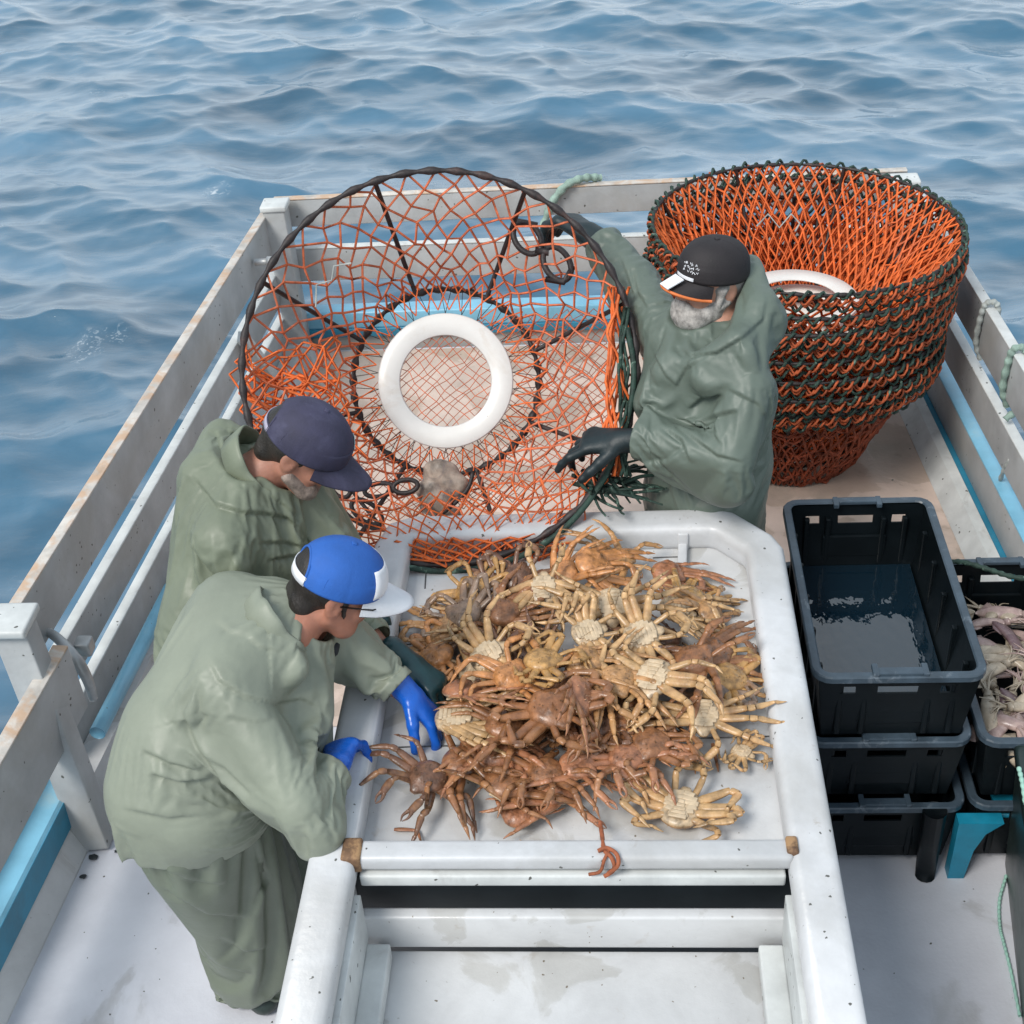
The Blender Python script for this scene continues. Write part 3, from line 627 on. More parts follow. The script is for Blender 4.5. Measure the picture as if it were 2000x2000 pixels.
# the pot held by the bearded man, opening towards the viewer
c0 = atd(842, 722, 4.03); bottom = at(905, 1112, .845); top = atd(850, 336, 3.95)
upv = nrm(top-bottom); cen_ = (top+bottom)/2
lef = atd(452, 690, 4.02); rig = atd(1226, 735, 4.02); xv = nrm(rig-lef); zv = nrm(np.cross(xv, upv)); yv = np.cross(zv, xv)
cen_ = (top+bottom)/2*.5+(lef+rig)/2*.5
Rp = np.linalg.norm(top-bottom)/2
Mh = Matrix(((xv[0], yv[0], zv[0], cen_[0]), (xv[1], yv[1], zv[1], cen_[1]), (xv[2], yv[2], zv[2], cen_[2]), (0, 0, 0, 1))) @ Matrix.Scale(Rp/PR, 4)
held = pot('held', Mh, 'crab pot with orange net and white ring, held open by the bearded man')
HM = np.array(Mh)
def hp(u, v, w_=0): return (HM @ np.array([u, v, w_, 1]))[:3]
def hpart(b, name, m):
    q = b.build(name, MT[m]); q.parent = held; q.matrix_parent_inverse = held.matrix_basis.inverted(); return q
bpy.context.view_layer.update()
def onplane(px, py, w_):
    "point on the pot's own plane at height w_ seen at a pixel"
    o = hp(0, 0, w_); d = ray(px, py); t = ((o-CAM)@zv)/(d@zv); return CAM+d*t
# black figure-of-eight escape panels
def ring_at(b, px, py, rx, ry, ang, w_, th, n=28):
    P = []
    for q in range(n):
        a = 2*math.pi*q/n; u = rx*math.cos(a); v = ry*math.sin(a); ca, sa = math.cos(R_(ang)), math.sin(R_(ang)); P.append(onplane(px+u*ca-v*sa, py+u*sa+v*ca, w_))
    b.tube(P, th, 6, True)
b = MB(); ring_at(b, 1030, 465, 34, 24, 55, -.14, .009); ring_at(b, 1088, 515, 36, 24, 60, -.14, .009); b.tube([onplane(1000, 440, -.14), onplane(1012, 432, -.14), onplane(1050, 440, -.14)], .009, 6); b.tube([onplane(1065, 545, -.14), onplane(1100, 552, -.14), onplane(1120, 520, -.14)], .009, 6); b.tube([onplane(1045, 490, -.14), onplane(1072, 492, -.14)], .012, 6); hpart(b, 'escape_ring', 'black')
b = MB()
for (px, py, rx, ry, an) in ((665, 950, 24, 17, 55), (740, 957, 28, 13, -8), (792, 950, 24, 13, -8), (716, 1000, 34, 18, 35)): ring_at(b, px, py, rx, ry, an, -.25, .0075)
b.tube(smooth_path([onplane(*p, -.25) for p in [(630, 920), (650, 970), (690, 1015), (740, 1034), (800, 1030), (860, 1005), (910, 960), (925, 920)]], 6), .007, 6)
b.tube([onplane(*p, -.25) for p in [(665, 925), (700, 975), (745, 1030)]], .007, 6); hpart(b, 'escape_ring', 'black')
# loose second layer of net: gathered at left and along the foot
def net_patch(b, corners, nu, nv, rad, w0, w1, jit=4, seed=1):
    g_ = np.random.default_rng(seed); G = {}
    c = [np.array(p, float) for p in corners]
    for i in range(nu+1):
        for j in range(nv+1):
            u, v = i/nu, j/nv; p = c[0]*(1-u)*(1-v)+c[1]*u*(1-v)+c[2]*u*v+c[3]*(1-u)*v
            G[i, j] = onplane(p[0]+g_.normal()*jit, p[1]+g_.normal()*jit, w0+(w1-w0)*v+g_.normal()*.008)
    for s in (1, -1):
        for i0 in range(-nv, nu+nv+1):
            P = []
            for j in range(nv+1):
                i = i0+s*j
                if 0 <= i <= nu: P.append(G[i, j])
                elif len(P) > 1: b.tube(P, rad, 3, cap=False); P = []
                else: P = []
            if len(P) > 1: b.tube(P, rad, 3, cap=False)
b = MB(); net_patch(b, [(640, 1000), (1215, 900), (1090, 1090), (780, 1108)], 18, 5, .0028, -.03, -.02, 4, 2); net_patch(b, [(700, 1065), (1150, 1035), (1060, 1085), (800, 1110)], 12, 3, .0042, -.01, .0, 4, 22)
hpart(b, 'lower_net', 'orange')
b = MB(); net_patch(b, [(462, 690), (660, 660), (720, 900), (478, 860)], 8, 8, .004, -.06, -.16, 9, 3); net_patch(b, [(475, 740), (610, 720), (660, 820), (490, 830)], 6, 6, .005, -.10, -.1, 10, 33); hpart(b, 'gathered_net', 'orange')
b = MB(); net_patch(b, [(760, 640), (1180, 600), (1200, 940), (660, 1040)], 22, 20, .0015, -.40, -.46, 3, 4); hpart(b, 'inner_net', 'orange2')
b = MB()
for k in range(8):
    x0 = 1195+random.uniform(-12, 30); P = [onplane(x0+random.uniform(-12, 14), y, random.uniform(-.03, .03)) for y in np.linspace(560, 930, 9)]; b.tube(smooth_path(P, 4), .0045, 5)
hpart(b, 'edge_net', 'orange')
b = MB()
for k in range(5):
    x0 = 1216+random.uniform(-10, 14); P = [onplane(x0+random.uniform(-9, 9), y, random.uniform(-.02, .03)) for y in np.linspace(600, 930, 9)]; b.tube(smooth_path(P, 4), .0052, 5)
P = [onplane(*p, .012) for p in [(1225, 640), (1238, 720), (1230, 800), (1205, 880), (1170, 950), (1110, 1025), (1040, 1075), (960, 1105), (870, 1116), (790, 1108)]]; b.tube(smooth_path(P, 14), .009, 6)
hpart(b, 'edge_rope', 'green')
b = MB()
for p in [(-.9, .2), (-.5, .1)]: pass
P = [onplane(*q, -.12) for q in [(668, 520), (702, 512), (700, 545), (672, 555), (668, 590), (672, 596)]]
b.tube([onplane(*q, -.12) for q in [(686, 514), (652, 520), (648, 548), (618, 556), (617, 600)]], .003, 5); hpart(b, 'white_cord', 'rope')
# drooping rope ends by the bearded man's knee
b = MB()
for k in range(34):
    x0 = 1120+random.uniform(0, 100); y0_ = 915+random.uniform(0, 50); an = random.uniform(-.3, 1.2); L_ = random.uniform(50, 130)
    P = [at(x0+L_*q/4*math.cos(an)+random.uniform(-5, 5), y0_+L_*.75*q/4*math.sin(an)+random.uniform(-5, 5), .98-.012*q+random.uniform(-.01, .02)) for q in range(5)]
    b.tube(smooth_path(P, 3), np.linspace(.007, .003, 13), 5)
b = b.build('rope_tail', MT['green']); tag(b, 'frayed dark green rope ends hanging over the far table rim beside the bearded man', 'rope')
# bait lump inside the pot
# ------------------------------------------------------------------ signed distance modelling
def smin(a, b, k):
    h = np.clip(.5+.5*(b-a)/k, 0, 1); return b*(1-h)+a*h-k*h*(1-h)
def smax(a, b, k): return -smin(-a, -b, k)
class Cap:
    def __init__(s, a, b, ra, rb, flat=None, k=None, sub=False):
        s.a, s.b, s.ra, s.rb, s.flat, s.k, s.sub = np.asarray(a, float), np.asarray(b, float), ra, rb, flat, k, sub
    def box(s):
        r = max(s.ra, s.rb)*(max(1, s.flat[1]) if s.flat else 1); return np.minimum(s.a, s.b)-r, np.maximum(s.a, s.b)+r
    def d(s, P):
        ba = s.b-s.a; q = P-s.a; l = max(ba@ba, 1e-9); h = np.clip(q@ba/l, 0, 1); q = q-h[..., None]*ba
        if s.flat:
            n, f = nrm(s.flat[0]), s.flat[1]; q = q+(q@n)[..., None]*n*(1/f-1)
        return np.linalg.norm(q, axis=-1)-(s.ra+(s.rb-s.ra)*h)
class Ell:
    def __init__(s, c, r, R=None, k=None, sub=False): s.c, s.r, s.R, s.k, s.sub = np.asarray(c, float), np.asarray(r, float), R, k, sub
    def box(s): m = s.r.max(); return s.c-m, s.c+m
    def d(s, P):
        q = P-s.c
        if s.R is not None: q = q@s.R
        k0 = np.linalg.norm(q/s.r, axis=-1); k1 = np.linalg.norm(q/s.r**2, axis=-1); return k0*(k0-1)/np.maximum(k1, 1e-6)
def sdf_mesh(prims, h, k, cuts=(), fine=None):
    lo = np.min([p.box()[0] for p in prims if not p.sub], 0)-.03; hi = np.max([p.box()[1] for p in prims if not p.sub], 0)+.03
    n = np.ceil((hi-lo)/h).astype(int)+1; D = np.full(n, 1.0, np.float32)
    ax = [lo[i]+h*np.arange(n[i]) for i in range(3)]
    for p in prims:
        a, b = p.box(); kk = p.k or k; pad = kk+.03
        i0 = np.maximum(0, np.floor((a-pad-lo)/h).astype(int)); i1 = np.minimum(n, np.ceil((b+pad-lo)/h).astype(int)+1)
        if (i1 <= i0).any(): continue
        sl = tuple(slice(i0[q], i1[q]) for q in range(3))
        G = np.stack(np.meshgrid(*[ax[q][sl[q]] for q in range(3)], indexing='ij'), -1)
        d = p.d(G); D[sl] = smax(D[sl], -d, kk) if p.sub else smin(D[sl], d, kk)
    for c in cuts:
        G = np.stack(np.meshgrid(*ax, indexing='ij'), -1); D = smax(D, c(G), .006)
    return nets(D, lo, h)
def nets(D, lo, h):
    n = D.shape; S = D < 0
    cn = [(i, j, k) for i in (0, 1) for j in (0, 1) for k in (0, 1)]
    def sh(A, c): return A[c[0]:n[0]-1+c[0], c[1]:n[1]-1+c[1], c[2]:n[2]-1+c[2]]
    cnt = sum(sh(S, c).astype(np.int8) for c in cn); act = (cnt > 0) & (cnt < 8)
    acc = np.zeros(act.shape+(3,), np.float32); num = np.zeros(act.shape, np.float32)
    for a in cn:
        for q in range(3):
            if a[q] == 1: continue
            b = list(a); b[q] = 1; b = tuple(b); va, vb = sh(D, a), sh(D, b); m = ((va < 0) != (vb < 0)) & act
            t = np.where(m, va/np.where(va == vb, 1, va-vb), 0)
            for r in range(3): acc[..., r] += np.where(m, a[r]+(t if r == q else 0), 0)
            num += m
    idx = -np.ones(act.shape, int); I = np.argwhere(act); idx[act] = np.arange(len(I))
    V = lo+h*(I+acc[act]/num[act][:, None]); F = []
    for q in range(3):
        s1 = [slice(1, n[r]-1) if r != q else slice(0, n[r]-1) for r in range(3)]; s2 = list(s1); s2[q] = slice(1, n[q])
        A = S[tuple(s1)]; B = S[tuple(s2)]; m = A != B; P = np.argwhere(m); P = P+np.array([1 if r != q else 0 for r in range(3)])
        u, v = [(1, 2), (2, 0), (0, 1)][q]; f = []
        for du, dv in ((0, 0), (-1, 0), (-1, -1), (0, -1)):
            Q = P.copy(); Q[:, u] += du; Q[:, v] += dv; f.append(idx[Q[:, 0], Q[:, 1], Q[:, 2]])
        f = np.stack(f, 1); fl = A[m]; f[fl] = f[fl]; f[~fl] = f[~fl][:, ::-1]; F.append(f)
    F = np.concatenate(F); F = F[(F >= 0).all(1)]
    return V, F
def vnormals(V, F):
    N_ = np.zeros_like(V); fn = np.cross(V[F[:, 2]]-V[F[:, 0]], V[F[:, 3]]-V[F[:, 1]])
    for q in range(4): np.add.at(N_, F[:, q], fn)
    return N_/np.maximum(np.linalg.norm(N_, axis=1, keepdims=True), 1e-12)
def smoothv(V, F, it=1, lam=.5):
    for _ in range(it):
        A = np.zeros_like(V); c = np.zeros(len(V))
        for q in range(4): np.add.at(A, F[:, q], V[F[:, (q+1) % 4]]+V[F[:, (q+3) % 4]]); np.add.at(c, F[:, q], 2)
        V = V*(1-lam)+lam*A/np.maximum(c, 1)[:, None]
    return V
def creases(V, F, lines):
    "press fold lines into a cloth surface; each line is picked by sight on the surface, then carved in space"
    N_ = vnormals(V, F); bv = BVHTree.FromPolygons([tuple(v) for v in V], [tuple(map(int, f)) for f in F])
    disp = np.zeros(len(V))
    for pts, wd, dep in lines:
        P = []
        for i in range(len(pts)-1):
            for t in np.linspace(0, 1, 7, endpoint=False):
                px = pts[i][0]*(1-t)+pts[i+1][0]*t; py = pts[i][1]*(1-t)+pts[i+1][1]*t
                d = Vector(ray(px, py)).normalized(); hit = bv.ray_cast(Vector(CAM), d)
                if hit[0] is not None and (not P or (np.array(hit[0])-P[-1])@(np.array(hit[0])-P[-1]) < .01): P.append(np.array(hit[0]))
        if len(P) < 2: continue
        P = np.array(P); c = P.mean(0); rr = np.abs(P-c).max()+.08
        near = np.where((np.abs(V-c) < rr).all(1))[0]; q = V[near]
        best = np.full(len(near), 9.); sg = np.zeros(len(near)); tt = np.zeros(len(near)); upw = UP
        for i in range(len(P)-1):
            ab = P[i+1]-P[i]; l = ab@ab
            if l < 1e-9: continue
            h_ = np.clip((q-P[i])@ab/l, 0, 1); dv = q-P[i]-h_[:, None]*ab; dd = np.linalg.norm(dv, axis=1); m = dd < best
            best[m] = dd[m]; tt[m] = (i+h_[m])/(len(P)-1); sd_ = np.cross(ab, FW); sg[m] = np.sign((dv[m])@sd_)
        fade = np.clip(np.minimum(tt, 1-tt)*5, 0, 1)**.7; s = best*sg
        disp[near] += dep*.5*fade*(np.tanh(s/(.4*wd))*np.exp(-np.abs(s)/(2.4*wd))-.5*np.exp(-(s/(.5*wd))**2))
    return V+N_*disp[:, None]
_nk = np.random.default_rng(3).normal(size=(18, 3)); _nk /= np.linalg.norm(_nk, axis=1, keepdims=True); _np = np.random.default_rng(4).uniform(0, 6.28, 18)
def fnoise(P, sc):
    o = 0
    Q = P*sc
    Q = Q+.6*np.stack([np.sin(Q@_nk[q]*1.1+_np[q]) for q in range(3)], 1)
    for q in range(3, 12): o = o+np.sin(Q@_nk[q]*(1+.25*q)+_np[q])/(1+.12*q)
    return o/4
def wrinkle(V, F, base=.0035, sc=9):
    N_ = vnormals(V, F); r = np.maximum(0, 1-np.abs(fnoise(V, sc))*2.2)**1.3; r2 = np.maximum(0, 1-np.abs(fnoise(V[:, [1, 2, 0]]+2, sc*1.7))*2.2)**1.3
    r3 = fnoise(V[:, [2, 0, 1]]+5, sc*.6)
    return V+N_*(base*(1.5*r+.8*r2+1.0*r3))[:, None]
def armfold(V, F, a, b, rad, freq, amp, t0, t1, seed=0, skew=1.2):
    a, b = np.asarray(a, float), np.asarray(b, float); ba = b-a; L_ = np.linalg.norm(ba); d = ba/L_; q = V-a; t = q@d/L_; rad_ = np.linalg.norm(q-np.outer(q@d, d), axis=1)
    u = nrm(np.cross(d, (.3, .2, 1))); v_ = np.cross(d, u); th = np.arctan2(q@v_, q@u)
    w_ = np.exp(-((t-(t0+t1)/2)/((t1-t0)*.5))**4)*(rad_ < rad*1.5)
    s = np.sin(freq*t*L_*2*math.pi+skew*np.sin(th+seed)+.8*np.sin(2*th+seed*2.1)+.5*fnoise(V, 7)); r = 1.6*np.maximum(0, 1-np.abs(s)*1.15)**1.2-.5+.35*np.sign(s)*(1-np.abs(s))
    return V+vnormals(V, F)*(amp*w_*r*(.6+.4*np.sin(th*1.5+seed)))[:, None]
# ------------------------------------------------------------------ people
def cloth(name, col, rough=.42, v=.08):
    return mat(name, col, rough+.05, v, 5, stain=[(7, .6, .78, tuple(c*.7 for c in col), .45)], bump=.25, bscale=30, bdist=.005, spec=.45)
MT['jackA'] = cloth('pale_olive_oilskin', (.25, .275, .215)); MT['trouA'] = cloth('green_oilskin_trousers', (.16, .185, .14), .36)
MT['jackB'] = cloth('olive_oilskin', (.185, .21, .15)); MT['trouB'] = cloth('olive_oilskin_trousers', (.14, .18, .14))
MT['jackC'] = cloth('sea_green_oilskin', (.118, .15, .124), .42); MT['trouC'] = cloth('dark_oilskin_trousers', (.08, .12, .10), .4)
def skin(name, col):
    m = mat(name, col, .48, .12, 18, stain=[(12, .55, .75, (col[0]*.95, col[1]*.62, col[2]*.55), .5)], bump=.3, bscale=120); b = m.node_tree.nodes['Principled BSDF']
    b.inputs['Subsurface Weight'].default_value = .12; b.inputs['Subsurface Radius'].default_value = (.02, .008, .004); return m
MT['skinA'] = skin('tanned_skin_a', (.43, .19, .125)); MT['skinB'] = skin('tanned_skin_b', (.44, .205, .14)); MT['skinC'] = skin('weathered_skin', (.52, .27, .19))
MT['hairA'] = mat('dark_brown_hair', (.022, .017, .014), .5, .3, 40, bump=1, bscale=220, stretch=(1, 1, .3)); MT['hairB'] = mat('dark_hair', (.03, .025, .02), .5, .3, 40, bump=1, bscale=220)
MT['hairC'] = mat('grey_hair', (.34, .32, .30), .6, .3, 40, bump=1, bscale=240); MT['beardC'] = mat('white_grey_beard', (.46, .43, .40), .7, .35, 45, bump=1, bscale=260); MT['beardB'] = mat('grey_stubble', (.32, .25, .21), .7, .3, 60, bump=1, bscale=260)
MT['capblue'] = mat('blue_cap_cloth', (.02, .115, .44), .7, .1, 12, bump=.5, bscale=240); MT['capwhite'] = mat('white_cap_cloth', (.78, .79, .82), .6, .05, 12, bump=.4, bscale=240)
MT['capnavy'] = mat('faded_navy_cap_cloth', (.045, .043, .085), .75, .2, 12, stain=[(9, .5, .7, (.10, .10, .17), .5)], bump=.5, bscale=240); MT['capblack'] = mat('black_cap_cloth', (.02, .016, .018), .7, .2, 14, bump=.5, bscale=240)
MT['caporange'] = mat('orange_piping', (.72, .19, .05), .6, .1, 20); MT['capaqua'] = mat('pale_aqua_badge', (.42, .68, .74), .5, .1, 30); MT['strapgrey'] = mat('grey_strap', (.42, .40, .5), .6, .1, 30)
MT['glblue'] = mat('blue_rubber_glove', (.008, .115, .56), .28, .1, 14, bump=.4, bscale=40, bdist=.004); MT['glteal'] = mat('dark_teal_rubber_glove', (.014, .055, .062), .32, .2, 14, bump=.4, bscale=40, bdist=.004); MT['gldark'] = mat('black_green_rubber_glove', (.008, .020, .024), .5, .25, 14, bump=.5, bscale=40, bdist=.004)
MT['shirt'] = mat('dark_collar_cloth', (.02, .025, .03), .8, .2, 20); MT['boot'] = mat('dark_rubber_boot', (.02, .035, .03), .35, .2, 12)
MT['frame'] = mat('black_spectacle_frame', (.01, .01, .012), .25, .1, 10); MT['eyew'] = mat('eye_white', (.6, .58, .55), .3, .05, 30)
gl = bpy.data.materials.new('clear_lens'); gl.use_nodes = True; b = gl.node_tree.nodes['Principled BSDF']; b.inputs['Transmission Weight'].default_value = .9; b.inputs['Roughness'].default_value = .02; b.inputs['IOR'].default_value = 1.3; MT['lens'] = gl

def frame(f, u):
    f = nrm(f); x = nrm(np.cross(f, u)); z_ = np.cross(x, f); return np.stack([x, f, z_], 1)     # columns: right, forward, up
def head_prims(c, Rm):
    T = lambda *p: c+Rm@np.array(p)
    P = [Ell(T(0, -.012, .03), (.074, .094, .088), Rm), Ell(T(0, .03, -.025), (.058, .058, .082), Rm, .03), Cap(T(-.028, .045, -.088), T(.028, .045, -.088), .024, .024, k=.03),
         Cap(T(-.055, -.005, -.05), T(-.03, .05, -.085), .02, .02, k=.03), Cap(T(.055, -.005, -.05), T(.03, .05, -.085), .02, .02, k=.03),
         Cap(T(0, .082, .01), T(0, .104, -.026), .009, .014, k=.012), Cap(T(-.013, .092, -.03), T(.013, .092, -.03), .009, .009, k=.01),
         Cap(T(-.04, .072, .025), T(.04, .072, .025), .012, .012, k=.018), Ell(T(-.04, .062, -.028), (.02, .018, .02), Rm, .02), Ell(T(.04, .062, -.028), (.02, .018, .02), Rm, .02),
         Cap(T(-.02, .086, -.056), T(.02, .086, -.056), .006, .006, k=.008), Cap(T(-.017, .084, -.066), T(.017, .084, -.066), .007, .007, k=.008),
         Ell(T(-.031, .088, .006), (.015, .014, .010), Rm, .008, True), Ell(T(.031, .088, .006), (.015, .014, .010), Rm, .008, True),
         Ell(T(-.031, .076, .006), (.012, .012, .011), Rm, .003), Ell(T(.031, .076, .006), (.012, .012, .011), Rm, .003)]
    for s in (-1, 1):
        P += [Ell(T(s*.076, -.012, -.008), (.009, .021, .032), Rm, .01), Ell(T(s*.085, -.006, -.004), (.007, .011, .018), Rm, .006, True)]
    return P
def xf(V, c, Rm): return np.asarray(V)@Rm.T+c
def cap_meshes(c, Rm, parent, crown_m, brim_m, boxy=1.0, r=(.087, .106, .098), cz=.035, hole=False, brim_len=.075, brim_w=.078, under_m=None, piping=None, tilt=.0, brim_drop=.012):
    n, m = (112, 44) if hole else (56, 24); V = []; F = []
    for j in range(m+1):
        ph = R_(.01+94*j/m)
        for i in range(n):
            a = 2*math.pi*i/n; sp = math.sin(ph)**boxy; px_ = .93+.07*abs(math.cos(3*a))    # six panels
            rr = 1-.012*math.exp(-((math.sin(3*a))/.12)**2)*sp
            low = max(0, ph-R_(80)); V.append((r[0]*sp*math.cos(a)*rr, r[1]*sp*math.sin(a)*rr*(1.0), cz+r[2]*math.cos(ph)*(.92+.0*px_)-low*.02+.004*math.sin(a)*(ph > 1.2)))
    for j in range(m):
        for i in range(n):
            q = [j*n+i, (j+1)*n+i, (j+1)*n+(i+1) % n, j*n+(i+1) % n]
            if hole:
                cxy = np.mean([V[k] for k in q], 0)
                if cxy[1] < 0 and (cxy[0]/.047)**2+((cxy[2]-(cz+.004))/.046)**2 < 1 and cxy[2] > cz+.003: continue
            F.append(q)
    o = mesh('cap', xf(V, c, Rm), F, MT[crown_m], parent); s = o.modifiers.new('s', 'SOLIDIFY'); s.thickness = .003; s.offset = 1
    sb = MB()        # stitched panel seams
    for k in range(6):
        a = math.pi*k/3+(math.pi/6); P = []
        for ph in np.linspace(R_(4), R_(88), 14):
            sp = math.sin(ph)**boxy
            if hole and math.sin(a) < 0 and abs(math.cos(a)) < .6 and ph > R_(40): break
            P.append(((r[0]+.002)*sp*math.cos(a), (r[1]+.002)*sp*math.sin(a), cz+(r[2]*.92+.002)*math.cos(ph)))
        if len(P) > 2: sb.tube(xf(P, c, Rm), .0014, 4)
    sb.build('seams', MT[crown_m], o)
    # brim
    V = []; F = []; nu, nv = 24, 8
    for layer in (0, 1):
        for j in range(nv+1):
            for i in range(nu+1):
                u = -1+2*i/nu; t = j/nv; ang = u*R_(62); bx = math.sin(ang)*(r[0]-.002); by = math.cos(ang)*(r[1]-.002)
                x = bx*(1+.0*t)+ (u*brim_w-bx)*t*.55; y = by+t*brim_len*max(0, 1-abs(u)**2.6)**.6+t*.004
                zc = cz-.006-.016*(u**2)*(.5+t)-brim_drop*t*1.6
                V.append((x, y, zc-.003*layer))
    st = (nv+1)*(nu+1)
    for j in range(nv):
        for i in range(nu):
            a = j*(nu+1)+i; F.append((a, a+1, a+nu+2, a+nu+1)); F.append((st+a, st+a+nu+1, st+a+nu+2, st+a+1))
    for i in range(nu): a = nv*(nu+1)+i; F.append((a, a+1, st+a+1, st+a))
    br = mesh('brim', xf(V, c, Rm), F, MT[brim_m], o)
    if piping:
        P = np.array([V[nv*(nu+1)+i] for i in range(nu+1)])-np.array([0, 0, .002]); q = MB(); q.tube(xf(P, c, Rm), .0045, 6); q.build('piping', MT[piping], o)
    q = MB(); q.rbox(xf([(0, 0, cz+r[2]*.92+.003)], c, Rm)[0], (.012, .012, .006), .002, Matrix(Rm.tolist()).to_4x4()); q.build('button', MT[crown_m], o)
    return o
def cap_patch(c, Rm, parent, m, u0, u1, v0, v1, r=(.087, .106, .098), cz=.035, off=.0045, name='badge', nn=8, shape=None):
    "patch lying on the crown; u azimuth in degrees (90 = front), v polar angle"
    V = []; F = []
    for j in range(nn+1):
        for i in range(nn+1):
            a = R_(u0+(u1-u0)*i/nn); ph = R_(v0+(v1-v0)*j/nn); k = off
            V.append(((r[0]+k)*math.sin(ph)*math.cos(a), (r[1]+k)*math.sin(ph)*math.sin(a), cz+(r[2]*.92+k)*math.cos(ph)))
    for j in range(nn):
        for i in range(nn):
            if shape and not shape((i+.5)/nn, (j+.5)/nn): continue
            F.append((j*(nn+1)+i, (j+1)*(nn+1)+i, (j+1)*(nn+1)+i+1, j*(nn+1)+i+1))
    o = mesh(name, xf(V, c, Rm), F, MT[m], parent); s = o.modifiers.new('s', 'SOLIDIFY'); s.thickness = .0015; s.offset = 1; return o
def cap_strap(c, Rm, cp, m, r, hw, h, pipe, cz=.035):
    "adjusting strap across the back opening, and the hemmed edge of that opening"
    V = []; F = []; n = 16
    for k in (0, 1):
        for i in range(n+1):
            x = -hw+2*hw*i/n; y = -(r[1]+.004)*math.sqrt(1-(x/r[0])**2)
            for z in (cz-.016, cz-.016+h): V.append((x, y-.0025*k, z))
    s_ = 2*(n+1)
    for i in range(n):
        a = 2*i; F += [(a, a+1, a+3, a+2), (s_+a, s_+a+2, s_+a+3, s_+a+1), (a, a+2, s_+a+2, s_+a), (a+1, s_+a+1, s_+a+3, a+3)]
    mesh('strap', xf(V, c, Rm), F, MT[m], cp)
    P = []
    for t in np.linspace(0, math.pi, 24):
        x = .048*math.cos(t); z = cz+.004+.047*math.sin(t); k = min(1, max(0, (z-cz)/(.098*.92))); y = -(r[1]+.002)*math.sqrt(max(0, 1-(x/r[0])**2-k**2)); P.append((x, y, z))
    b = MB(); b.tube(xf(P, c, Rm), .0035, 6); b.build('hem', MT[pipe], cp)
def glove(parent, wrist, dirv, palm, m, curl=(.5, .6, .7, .8), thumb=.5, side=1, spread=.12, sc=1.12, cuff_back=.05, label=None):
    "hand with palm, four unequal curled fingers and a thumb leaving the side of the palm; side=+1: thumb on the +x side"
    y = nrm(dirv); z = nrm(np.asarray(palm)-y*(np.asarray(palm)@y)); x = np.cross(y, z); Rm = np.stack([x*side, y, -z], 1)
    T = lambda *p: np.asarray(wrist, float)+Rm@(np.array(p)*sc)
    P = [Cap(T(0, -cuff_back*.55, 0), T(0, .01, 0), .030*sc, .027*sc, k=.02), Cap(T(-.014, .02, 0), T(-.022, .082, 0), .020*sc, .018*sc, (z, .8), .02), Cap(T(.014, .02, 0), T(.022, .082, 0), .022*sc, .018*sc, (z, .8), .02), Cap(T(0, .03, 0), T(0, .085, 0), .022*sc, .018*sc, (z, .8), .02)]
    L = [(.044, .026, .020), (.050, .030, .022), (.046, .028, .021), (.036, .021, .018)]
    for i in range(4):
        bx = .030-.0205*i; p = np.array([bx, .086-.004*abs(i-1), 0]); a = 0; sx = (1.5-i)*spread
        for j, l in enumerate(L[i]):
            a += curl[i]*(1.0, 1.1, .7)[j]; q = p+l*np.array([sx*math.cos(a), math.cos(a), -math.sin(a)]); r0 = (.0115, .0105, .0095)[j]; P.append(Cap(T(*p), T(*q), r0*sc, (r0-.001)*sc, k=.006)); p = q
    p = np.array([.026, .018, -.006]); 
    for j, (l, r0) in enumerate(((.042, .015), (.032, .0125), (.026, .011))):
        a = (.85-.45*thumb*j); d = np.array([math.sin(a)*(1-.35*thumb), math.cos(a), -(.25+.45*thumb*j)]); d /= np.linalg.norm(d); q = p+l*d; P.append(Cap(T(*p), T(*q), r0*sc, (r0-.0015)*sc, k=.008)); p = q
    V, F = sdf_mesh(P, .0042, .01); V = smoothv(V, F, 1, .4); o = mesh('glove', V, F, MT[m], parent)
    if label: o['label'] = label
    return o

